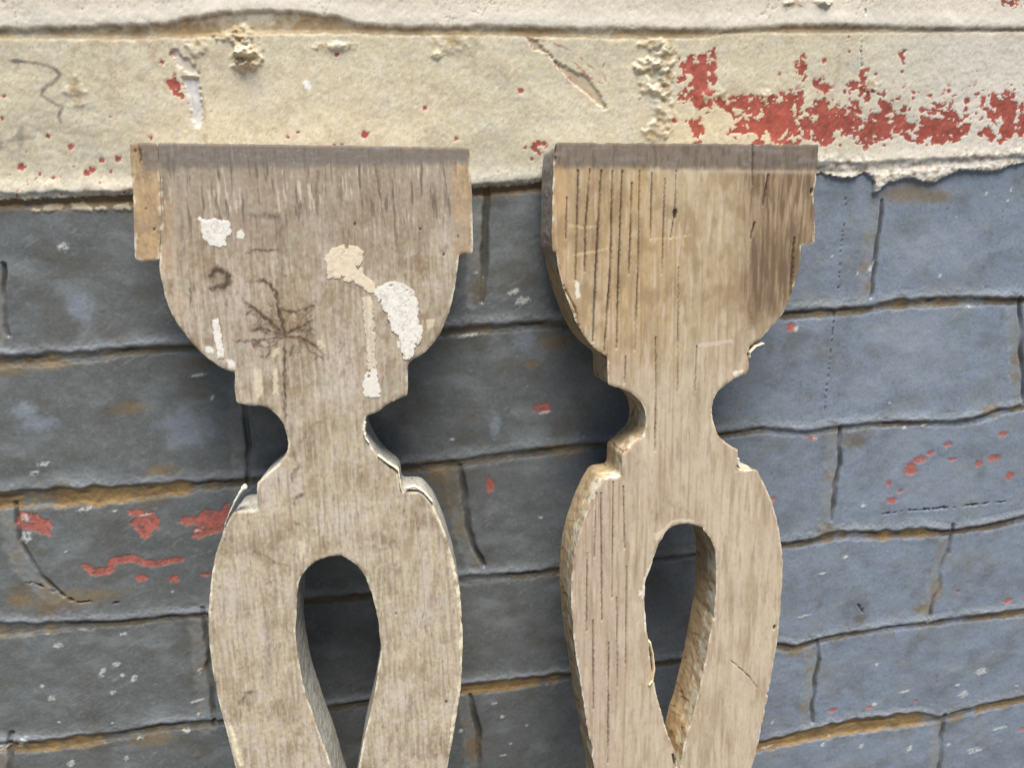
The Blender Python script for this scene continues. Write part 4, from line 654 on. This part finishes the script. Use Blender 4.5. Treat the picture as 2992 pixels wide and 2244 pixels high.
def reliefL(x, z, s):
    return 0.22 * grain(x, z, 920) + 0.25 * fbm(x / 30, z / 40, 925, 2) + 0.06 * fbm(x / 1.4, z / 2.2, 926, 2) - 0.3 * darkL(x, z)[1]
_dk = {}
def darkL(x, z):
    k = (len(x), float(x[0]), float(z[-1]))
    if k in _dk: return _dk[k]
    m_ = np.zeros(x.shape, np.float32); cr_ = np.zeros(x.shape, np.float32)
    for i, (pts, w_, a) in enumerate(P['dark']):
        st = stroke(x, z, pts, w_ * 0.40, w_ * 0.40 + 0.25, 0.4, 0.9, 930 + i); m_ = np.maximum(m_, st * a * (1.0 if 4 <= i <= 17 else 0.62) * np.clip(0.85 + 0.6 * fbm(x / 2, z / 3, 931 + i, 2), 0, 1.2))
    for i, (px_, pz_, rr) in enumerate(P['spots']): cr_ = np.maximum(cr_, blob(x, z, px_, pz_, rr * (.38 + .1 * (i % 3)), rr * (.6 + .25 * (i % 2)), 0.35, 0.4, 960 + i))
    _dk[k] = (m_, cr_); return _dk[k]
# fine rootlets round the root-shaped stain
rng = np.random.default_rng(5)
roots = []
def branch(x, z, a, ln, n):
    pts = [[x, z]]
    for i in range(4):
        a += rng.normal(0, 0.35); x += math.cos(a) * ln / 4; z += math.sin(a) * ln / 4; pts.append([x, z])
        if n > 0 and rng.random() < 0.75: branch(x, z, a + rng.choice([-1, 1]) * rng.uniform(0.5, 1.0), ln * 0.5, n - 1)
    roots.append([pts, 0.5 + 0.22 * n])
rc = P['dark'][4][0][0]
for a in (0.1, 0.5, 0.95, 1.75, 2.2, 2.6, 2.95, -0.4, 3.4): branch(rc[0], rc[1], a, rng.uniform(10, 17), 2)
def colL(x, z, s):
    g_ = grain(x, z, 920); C_ = np.empty(x.shape + (3,), np.float32); C_[:] = (0.385, 0.315, 0.225)
    n20 = fbm(x / 20, z / 26, 940, 3); n6 = fbm(x / 5, z / 8, 941, 3); n2 = fbm(x / 1.6, z / 2.6, 942, 2)
    low = sm(-115, -150, z)
    for bx_, bz_, ba, bb, bw, bc in ((2, -52, 34, 26, 0.5, (0.265, 0.195, 0.125)), (-42, -92, 24, 24, 0.5, (0.47, 0.405, 0.36)), (34, -38, 26, 16, 0.45, (0.29, 0.22, 0.165)), (-30, -30, 22, 16, 0.4, (0.31, 0.25, 0.20)), (22, -104, 22, 18, 0.4, (0.44, 0.37, 0.29)), (4, -158, 18, 34, 0.35, (0.31, 0.245, 0.175)), (-42, -222, 16, 46, 0.35, (0.47, 0.41, 0.37)), (-24, -262, 12, 40, 0.4, (0.31, 0.225, 0.14)), (44, -250, 14, 44, 0.35, (0.33, 0.26, 0.17)), (52, -70, 14, 16, 0.4, (0.30, 0.225, 0.15))):
        mix(C_, blob(x, z, bx_, bz_, ba, bb, 0.7, 0.9, int(bx_ * 7 + 900) % 997) * bw, bc)
    mix(C_, low * 0.75, (0.465, 0.395, 0.28))
    mix(C_, sm(0.0, 0.6, n20) * 0.8, (0.49, 0.43, 0.37))
    mix(C_, sm(-0.05, -0.6, n20 + 0.2 * n6) * 0.85, (0.245, 0.178, 0.11))
    mix(C_, sm(0.1, 0.6, fbm(x / 11, z / 15, 943, 4)) * (0.5 - 0.2 * low), (0.28, 0.205, 0.13))
    mix(C_, sm(0.05, 0.5, g_) * 0.28, (0.50, 0.44, 0.35)); mix(C_, sm(0.0, -0.5, g_) * 0.30, (0.24, 0.185, 0.13))
    mix(C_, sm(0.1, 0.7, fbm(x / 7, z / 8, 944, 3) + 0.3 * n2) * 0.35 * low, (0.60, 0.53, 0.41))
    mix(C_, sm(0.1, 0.6, n2 + .5 * n6) * 0.25, (0.57, 0.50, 0.40)); mix(C_, sm(0.15, 0.6, -n2 + .3 * n6) * 0.25, (0.21, 0.155, 0.105))
    mix(C_, sm(0.05, 0.55, fbm(x / 4.5, z / 7, 953, 3)) * 0.45, (0.50, 0.43, 0.375))
    mix(C_, sm(0.12, 0.5, fbm(x / 4.0, z / 6, 954, 4)) * (0.55 - 0.25 * low), (0.225, 0.165, 0.11))
    mix(C_, sm(0.20, 0.6, fbm(x / 9, z / 22, 955, 3)) * low * 0.5, (0.30, 0.225, 0.14))
    mix(C_, sm(0.25, 0.55, fbm(x / 1.3, z / 9, 956, 3)) * 0.4, (0.17, 0.125, 0.085))
    rg_ = x + 3.5 * fbm(x / 35, z / 120, 957, 3); ring = np.sin(rg_ * (2 * math.pi / 3.4) + 2.0 * fbm(x / 20, z / 200, 958, 2))
    mix(C_, sm(0.45, 1.0, ring) * sm(-0.2, 0.4, fbm(x / 9, z / 40, 959, 3)) * 0.40, (0.235, 0.18, 0.125)); mix(C_, sm(0.4, 1.0, -ring) * sm(-0.1, 0.4, fbm(x / 8, z / 30, 960, 3)) * 0.35, (0.53, 0.47, 0.39))
    mix(C_, sm(0.15, 0.5, fbm(x / 2.2, z / 30, 961, 3)) * 0.45, (0.255, 0.195, 0.135)); mix(C_, sm(0.15, 0.5, fbm(x / 2.4, z / 34, 962, 3)) * 0.45, (0.52, 0.465, 0.39))
    up = sm(-62, -25, z)                                            # upper part darker with short vertical streaks
    mix(C_, up * 0.55, (0.265, 0.21, 0.155))
    mix(C_, up * sm(0.1, 0.45, fbm(x / 1.5, z / 16, 945, 3)) * sm(-0.2, 0.4, fbm(x / 16, z / 16, 946, 2)) * 0.8, (0.56, 0.49, 0.40))
    mix(C_, up * sm(0.2, 0.5, fbm(x / 2.3, z / 20, 947, 3)) * 0.8, (0.13, 0.098, 0.075))
    mix(C_, sm(0.2, 0.6, fbm(x / 14, z / 12, 948, 3)) * sm(-30, -50, z) * sm(-160, -110, z) * 0.40, (0.30, 0.30, 0.21))
    mix(C_, sm(0.45, 0.75, fbm(x / 3.2, z / 10, 949, 3)) * 0.5 * sm(-30, -60, z), (0.12, 0.085, 0.065))
    # tan ends where the shoulders were covered
    tan_ = np.maximum(sm(-0.6, 0.6, near(earL, x, z)), 0.75 * sm(-3.5, 1.0, near(earR, x, z) + 2.0 * fbm(x / 5, z / 9, 939, 3)))
    side_t = np.maximum(sm(-58, -66, x) * sm(-96, -80, z), 0) * sm(-18, -24, z)
    mix(C_, np.clip(tan_ * 0.85 + side_t * 0.4, 0, 1) * (0.85 + 0.3 * n6), (0.42, 0.285, 0.15))
    mix(C_, tan_ * sm(-0.1, 0.4, n6 + 0.4 * n2) * 0.7, (0.26, 0.18, 0.115)); mix(C_, tan_ * sm(0.1, 0.5, n20 + 0.5 * n6) * 0.5, (0.36, 0.30, 0.235)); mix(C_, tan_ * sm(0.15, 0.5, -n6) * .5, (0.50, 0.35, 0.19))
    bd = sm(P['band'] - 2.6 + 2.2 * fbm(x / 9, z / 9, 950, 3), P['band'] + 2.0 + 1.5 * fbm(x / 3, z / 5, 963, 2), z)
    mix(C_, bd * sm(-75, -72, x) * 0.78, np.array((0.150, 0.132, 0.117))); mix(C_, bd * sm(0.1, 0.5, fbm(x / 8, z / 2, 951, 3)) * 0.35, (0.26, 0.235, 0.22))
    mix(C_, bd * sm(0.2, 0.6, fbm(x / 1.6, z / 8, 952, 2)) * 0.4, (0.12, 0.10, 0.09))
    dk, spt = darkL(x, z)
    rt = np.zeros(x.shape, np.float32)
    for i, (pts, w_) in enumerate(roots): rt = np.maximum(rt, stroke(x, z, pts, w_ * 0.45, 0.5, 0.3, 0.7, 970 + i))
    mix(C_, rt * np.clip(.9 + .5 * n2, 0, 1), (0.085, 0.053, 0.032))
    hb = np.exp(-(((x - rc[0]) / 15) ** 2 + ((z - rc[1] - 5) / 12) ** 2)); mix(C_, hb * 0.65 * np.clip(0.9 + n6, 0, 1.4), (0.245, 0.17, 0.10))
    kn = blob(x, z, P['dark'][0][0][1][0] + 0.4, P['dark'][0][0][1][1] - 5.2, 4.6, 5.4, 0.4, 0.35, 966); mix(C_, kn * 0.5, (0.17, 0.135, 0.08))
    mix(C_, np.clip(dk * 2.5, 0, 1) * 0.92, (0.066, 0.042, 0.026))
    mix(C_, spt * 0.9, (0.035, 0.024, 0.018))
    for i, (t, pts) in enumerate(P['flat']): mix(C_, patch(x, z, pts, 0.3, 0.7, 2, 980 + i) * (0.92 if t == 'w' else 0.75), (0.70, 0.67, 0.60) if t == 'w' else (0.60, 0.53, 0.38))
    for i, (pts, w_) in enumerate(P['ylines']): mix(C_, stroke(x, z, pts, w_ * 0.6, 0.4, 0.2, 0.7, 990 + i) * sm(-0.45, 0.1, fbm(x / 2, z / 5, 991 + i, 3)) * 0.9, (0.76, 0.68, 0.48))
    mix(C_, (1 - sm(0.4, 3.2, s + 0.8 * n6)) * sm(-0.2, 0.4, fbm(x / 11, z / 14, 994, 3)) * 0.6, (0.22, 0.165, 0.11))
    rimw = (1 - sm(0.3, 1.5, s + 0.6 * n2)) * sm(-0.15, 0.35, fbm(x / 6, z / 9, 995, 3)) * sm(-5, -14, z); mix(C_, rimw * 0.8, (0.72, 0.66, 0.52))
    mix(C_, sm(0.62, 0.75, noise(x / 1.1, z / 1.1, 996)) * sm(0, .5, n6) * 0.5, (0.6, 0.55, 0.47))
    return C_, np.clip(0.86 + 0.08 * n6, 0.5, 1)
def sideL(x, z, t, a, b):
    C_ = np.empty(x.shape + (3,), np.float32); C_[:] = (0.36, 0.35, 0.31)
    yy = t * 29; n3 = fbm((x + z) / 6, yy / 4 + (x - z) / 11, 1001, 3)
    mix(C_, sm(0.0, 0.5, n3) * 0.7, (0.21, 0.20, 0.18)); mix(C_, sm(0.1, 0.6, fbm((x + z) / 3, yy / 2, 1002, 3)) * 0.6, (0.46, 0.42, 0.33))
    mix(C_, sm(0.35, 0.55, fbm((x - z) / 1.2, yy / 6, 1003, 2)) * 0.6, (0.10, 0.08, 0.06))
    mix(C_, sm(-60, -50, z) * 0.5, (0.36, 0.235, 0.13))
    return C_, x * 0 + 0.8
bnd = (-84, 86, -L, 4)
parts = []
parts.append(sheet('board', sdL_body, bnd, 0.52, 29, colL, reliefL, rootL, wood_mat, side=sideL, bevel=0.8, seed=11))
_dk.clear()
e1 = sheet('shoulder_block', sdL_ear(earL), (-84, -58, -64, 4), 0.5, 29, colL, reliefL, rootL, wood_mat, side=sideL, bevel=0.6, seed=12, front=0.5); e1['label'] = 'wide tan shoulder block with a dark corner split'; parts.append(e1)
PC = {'white': (0.70, 0.675, 0.62), 'peach': (0.66, 0.565, 0.42), 'strip': (0.60, 0.535, 0.41)}
def make_patch(i, kind, pts, root, L):
    p = np.array(pts); 
    def sd(x, z): return polysdf(x, z, pts) + 1.15 * fbm(x / 2.2, z / 2.2, 1010 + i, 3) + 0.4 * fbm(x / .8, z / .8, 1015 + i, 2) - 2.2 * sm(0.34, 0.55, fbm(x / 3.4, z / 3.4, 1017 + i, 4)) * (1 - 0.6 * sm(2, 6, polysdf(x, z, pts)))
    def cl(x, z, s):
        C_ = np.empty(x.shape + (3,), np.float32); C_[:] = PC[kind]; a = fbm(x / 3, z / 3, 1020 + i, 3)
        mix(C_, sm(0.0, 0.7, a) * 0.4, np.array(PC[kind]) * 1.12); mix(C_, sm(0.05, 0.5, -a) * 0.45, (0.50, 0.43, 0.34)); mix(C_, sm(0.25, 0.6, fbm(x / 5, z / 9, 1023 + i, 4)) * 0.4, (0.42, 0.34, 0.25))
        ck = sm(0.07, 0.0, np.abs(noise(x / 4 + a * .4, z / 4 + .4 * a, 1030 + i))) * sm(-0.1, 0.4, noise(x / 7, z / 7, 1031 + i)); mix(C_, ck * 0.75, (0.26, 0.20, 0.14))
        mix(C_, (1 - sm(0.0, 0.9, s)) * 0.3, (0.45, 0.36, 0.26))
        if kind == 'strip':
            mix(C_, sm(-0.3, 0.3, fbm(x / 1.8, z / 9, 1040, 3)) * 0.45, (0.40, 0.335, 0.26)); lo = sm(p[:, 1].mean() - 10, p[:, 1].mean() - 14, z); mix(C_, lo * 0.85, (0.70, 0.665, 0.60))
        if kind == 'white': mix(C_, sm(0.55, 0.7, noise(x / 1.2, z / 1.2, 1041)) * .6, (0.35, 0.27, 0.2))
        return C_, x * 0 + 0.75
    def rl(x, z, s): return 0.05 * fbm(x / 2.6, z / 2.6, 1050 + i, 3) + 0.16 * grain(x, z, 920)
    o = sheet('paint_patch', sd, (p[:, 0].min(), p[:, 0].max(), p[:, 1].min(), p[:, 1].max()), 0.33, 1.0, cl, rl, root, chip_mat, rows=2, front=-0.28, bevel=0.15, jag=0.1, seed=1060 + i)
    return o
labs = ['round cream white paint patch near the top left', 'peach coloured paint patch with a thin tail', 'large crumbly white paint patch', 'long narrow vertical strip of cream paint', 'thin white paint streak near the curved edge']
for i, (kind, pts) in enumerate(P['patches']):
    o = make_patch(i, kind, pts, rootL, L); o['label'] = labs[i]; parts.append(o)
def make_curl(pts, wid, colr, depth, lean, root, L, i, y0=-1.0, head=0.0):
    """a strip of old paint lifting off the sawn edge"""
    p = np.array(pts, float); t = np.linspace(0, 1, 40); k = np.linspace(0, 1, len(p))
    cx = np.interp(t, k, p[:, 0]); cz = np.interp(t, k, p[:, 1]); dx = np.gradient(cx); dz = np.gradient(cz); ln = np.hypot(dx, dz); nx_, nz_ = dz / ln, -dx / ln
    N = 10; vs = []; 
    for q in range(40):
        th = wid * (0.6 + 0.4 * math.sin(math.pi * min(1, 0.15 + t[q]))) * (1 + 0.35 * float(noise(np.array([t[q] * 9.0]), np.array([i * 3.3]), 71)[0]))
        th = th * (1 - head + head * (1.5 * math.exp(-((t[q] - 0.06) / 0.13) ** 2) + 0.45 * (1 - t[q])))
        for j in range(N):
            a = 2 * math.pi * j / N; du = math.cos(a) * th * 0.5; dv = math.sin(a) * depth * 0.5
            wob = 0.25 * float(noise(np.array([t[q] * 14.0]), np.array([j * 0.9 + i]), 72)[0])
            vs.append((cx[q] + nx_[q] * (du + lean * (dv / depth + 0.5) + wob), y0 + depth * 0.5 + dv, cz[q] + nz_[q] * (du + lean * (dv / depth + 0.5) + wob)))
    fs = [(q * N + j, q * N + (j + 1) % N, (q + 1) * N + (j + 1) % N, (q + 1) * N + j) for q in range(39) for j in range(N)]
    fs += [(0 + 0, 3, 2, 1), (0, 5, 4, 3), (0, 7, 6, 5), (0, 9, 8, 7)]; b_ = 39 * N; fs += [(b_, b_ + 1, b_ + 2, b_ + 3), (b_, b_ + 3, b_ + 4, b_ + 5), (b_, b_ + 5, b_ + 6, b_ + 7), (b_, b_ + 7, b_ + 8, b_ + 9)]
    v = np.array(vs); C_ = np.empty((len(v), 3), np.float32); C_[:] = colr; a = fbm(v[:, 2] / 3, v[:, 0] / 3 + v[:, 1] / 3, 73 + i, 3); mix(C_, sm(0, .6, a) * .4, np.array(colr) * 1.15); mix(C_, sm(.1, .6, -a) * .5, (0.25, 0.2, 0.15))
    return link('paint_curl', set_mesh('paint_curl', v / 1000, fs, C_, np.full(len(v), 0.75)), chip_mat, root)
cc = DATA['Lcurl']
for i, (pts, wd_, cl_, dp, le) in enumerate(((cc[0], 1.6, (0.74, 0.70, 0.58), 6, 0.5), (cc[1], 1.2, (0.72, 0.62, 0.42), 5, 0.3), (cc[2], 1.8, (0.70, 0.61, 0.46), 5, 0.6), (cc[3], 2.3, (0.56, 0.56, 0.49), 6, 0.3))):
    parts.append(make_curl(pts, wd_, cl_, dp, le, rootL, L, i, head=0.55 if i == 3 else 0.0))
for o in parts: lift(o, L)

# --- right baluster
d, rootR, L2 = make_baluster('R', 'narrower plain tan flat baluster with long vertical cracks and a nail hole')
bodyR, holeR, holeR2 = outline(d); Q = DATA['Rp']
def sdR_raw(x, z): return np.minimum(np.minimum(polysdf(x, z, bodyR), -polysdf(x, z, holeR)), -polysdf(x, z, holeR2))
def sdR(x, z): return coarse(sdR_raw)(x, z) + 0.85 * wear(x, z, 1101)
_ck = {}
def cracksR(x, z):
    k = (len(x), float(x[0]), float(z[-1]))
    if k in _ck: return _ck[k]
    c_ = np.zeros(x.shape, np.float32)
    for i, (pts, w_) in enumerate(Q['cracks']):
        c_ = np.maximum(c_, stroke(x, z, pts, w_ * 0.85, 0.34, 0.5, 0.22, 1110 + i) * np.clip(1.0 + 0.6 * noise(x / 3, z / 14, 1111 + i), 0.25, 1))
    for i, (px_, pz_, rr) in enumerate(Q['spots']): c_ = np.maximum(c_, blob(x, z, px_, pz_, rr * .6, rr * 1.5, 0.25, 0.2, 1160 + i))
    _ck[k] = c_; return c_
def reliefR(x, z, s): return 0.20 * grain(x, z, 1120) + 0.2 * fbm(x / 30, z / 40, 1125, 2) - 1.3 * cracksR(x, z)
def colR(x, z, s):
    g_ = grain(x, z, 1120); C_ = np.empty(x.shape + (3,), np.float32); C_[:] = (0.40, 0.315, 0.195)
    n20 = fbm(x / 14, z / 60, 1140, 3); n6 = fbm(x / 5, z / 12, 1141, 3); n2 = fbm(x / 1.6, z / 4, 1142, 2)
    low = sm(-85, -135, z + 12 * n20)
    mix(C_, low * 0.85, (0.475, 0.395, 0.295))
    mix(C_, (1 - low) * sm(8, -25, x) * 0.75, (0.43, 0.30, 0.15))
    mix(C_, sm(0.0, 0.5, n20) * 0.45, (0.50, 0.415, 0.30)); mix(C_, sm(0.0, 0.5, -n20) * 0.5, (0.31, 0.23, 0.145))
    mix(C_, sm(0.05, 0.5, g_) * 0.30, (0.54, 0.45, 0.33)); mix(C_, sm(0.0, -0.5, g_) * 0.34, (0.285, 0.21, 0.14))
    mix(C_, low * sm(0.0, 0.6, fbm(x / 6, z / 30, 1143, 3)) * 0.35, (0.53, 0.445, 0.37)); mix(C_, low * sm(-15, -45, x) * 0.45, (0.40, 0.30, 0.24))
    mix(C_, sm(0.1, 0.6, fbm(x / 9, z / 9, 1144, 4)) * 0.25, (0.30, 0.225, 0.15))
    mix(C_, sm(0.2, 0.6, -n2 + .3 * n6) * 0.22, (0.22, 0.16, 0.11)); mix(C_, sm(0.2, 0.6, n2) * 0.2, (0.48, 0.4, 0.31))
    mix(C_, sm(-60, -66, x) * (1 - low) * 0.6, (0.47, 0.31, 0.165))
    mix(C_, sm(0.12, 0.5, fbm(x / 3.2, z / 30, 1147, 3)) * 0.5, (0.285, 0.205, 0.13)); mix(C_, sm(0.12, 0.5, fbm(x / 3.6, z / 26, 1148, 3)) * 0.45, (0.56, 0.47, 0.36))
    mix(C_, (1 - low) * sm(-0.05, 0.5, fbm(x / 10, z / 14, 1149, 3)) * 0.6, (0.27, 0.187, 0.10))
    rg_ = x + 1.2 * fbm(x / 40, z / 160, 1157, 2); ring = np.sin(rg_ * (2 * math.pi / 5.0) + 1.5 * fbm(x / 25, z / 250, 1158, 2))
    mix(C_, sm(0.55, 1.0, ring) * sm(-0.3, 0.3, fbm(x / 11, z / 60, 1159, 3)) * 0.45 * sm(45, 20, x), (0.27, 0.175, 0.105))
    rs_ = sm(26, 44, x + 7 * fbm(x / 5, z / 30, 1197, 3)) * sm(-100, -80, z)                               # brown weathered right-hand side
    mix(C_, rs_ * 0.75, (0.225, 0.152, 0.09)); mix(C_, rs_ * sm(-0.2, 0.25, fbm(x / 2.4, z / 26, 1145, 3)) * 0.8, (0.13, 0.086, 0.053)); mix(C_, rs_ * sm(0.15, 0.5, fbm(x / 2.1, z / 22, 1146, 3)) * 0.5, (0.47, 0.35, 0.235))
    for i, (pts, w_, a) in enumerate(Q['dark']): mix(C_, stroke(x, z, pts, w_ * 0.42, w_ * 0.4, 0.3, 2.0, 1150 + i) * a * np.clip(0.9 + 1.1 * fbm(x / 2.2, z / 14, 1151 + i, 3), 0.1, 1.5), (0.135, 0.09, 0.058))
    for i, (pts, w_) in enumerate(Q['ylines']): mix(C_, stroke(x, z, pts, w_ * 0.45, 0.6, 0.4, 0.6, 1170 + i) * np.clip(.6 + .7 * n2 + .4 * n6, 0, 1) * 0.75, (0.66, 0.52, 0.29))
    bd = sm(Q['band'] - 1.8 + 1.8 * fbm(x / 9, z / 9, 1175, 3), Q['band'] + 1.6 + 1.4 * fbm(x / 3, z / 5, 1198, 2), z)
    mix(C_, np.exp(-((z - Q['band'] + 1.5) / 1.2) ** 2) * 0.4 * sm(-30, 10, x), (0.52, 0.44, 0.35))
    mix(C_, bd * 0.85, (0.150, 0.125, 0.102)); mix(C_, bd * sm(0.0, 0.5, fbm(x / 2.2, z / 7, 1176, 3)) * 0.6, (0.10, 0.078, 0.062)); mix(C_, bd * sm(0.0, 0.6, fbm(x / 14, z / 5, 1177, 3)) * 0.4, (0.27, 0.24, 0.22))
    mix(C_, sm(-3, 0, z + 1.5 * n2) * 0.35, (0.10, 0.085, 0.07))
    ck = cracksR(x, z); mix(C_, np.clip(ck, 0, 1) * 0.95, (0.055, 0.03, 0.022))
    for i, (t, pts) in enumerate(Q['flat']): mix(C_, patch(x, z, pts, 0.3, 0.5, 2, 1180 + i) * (0.92 if t == 'w' else 0.6), (0.70, 0.65, 0.55) if t == 'w' else ((0.66, 0.57, 0.43) if t == 'y' else (0.60, 0.48, 0.43)))
    mix(C_, (1 - sm(0.3, 2.6, s + 0.8 * n6)) * sm(-0.1, 0.4, fbm(x / 11, z / 14, 1196, 3)) * 0.6, (0.235, 0.16, 0.095))
    rimw = (1 - sm(0.2, 1.2, s + 0.5 * n2)) * sm(-0.1, 0.35, fbm(x / 5, z / 8, 1195, 3)) * sm(-5, -14, z); mix(C_, rimw * 0.8, (0.72, 0.64, 0.50))
    return C_, np.clip(0.84 + 0.08 * n6, 0.5, 1)
def sideR(x, z, t, a, b):
    C_ = np.empty(x.shape + (3,), np.float32); C_[:] = (0.46, 0.345, 0.205)
    yy = t * 29; n3 = fbm((x + z) / 9, yy / 7 + (x - z) / 13, 1201, 4)
    mix(C_, sm(0.0, 0.5, n3) * 0.7, (0.30, 0.215, 0.125)); mix(C_, sm(0.1, 0.6, fbm((x + z) / 4, yy / 4, 1202, 4)) * 0.4, (0.62, 0.50, 0.34))
    sl = noise((x + z) / 7 + yy / 26, yy / 40, 1203); mix(C_, sm(0.09, 0.0, np.abs(sl)) * sm(-0.2, 0.2, noise((x + z) / 9, yy / 14, 1205)) * 0.85, (0.06, 0.04, 0.025)); mix(C_, sm(0.15, 0.55, fbm((x - z) / 16, yy / 7, 1206, 4)) * 0.35, (0.24, 0.17, 0.10))            # saw marks across the edge
    mix(C_, sm(-72, -40, z) * (x < 0) * 0.85, (0.24, 0.235, 0.225))                                     # grey weathered side of the head
    mix(C_, (t < 0.42) * sm(-0.15, 0.2, fbm((x + z) / 9, t * 3, 1204, 3)) * sm(-110, -150, z) * 0.85, (0.62, 0.59, 0.47))   # old paint along the front arris
    return C_, x * 0 + 0.85
partsR = [sheet('board', sdR, (-78, 80, -L2, 4), 0.52, 29, colR, reliefR, rootR, wood_mat, side=sideR, bevel=0.7, seed=21)]
rcu = DATA['Rcurl']
for i, (pts, wd_, cl_, dp, le) in enumerate(((rcu[0], 1.0, (0.56, 0.48, 0.36), 7, 0.5), (rcu[1], 1.3, (0.78, 0.74, 0.66), 4, 0.3), (rcu[2], 1.6, (0.74, 0.56, 0.34), 4, 0.2))):
    partsR.append(make_curl(pts, wd_, cl_, dp, le, rootR, L2, 10 + i))
for o in partsR: lift(o, L2)
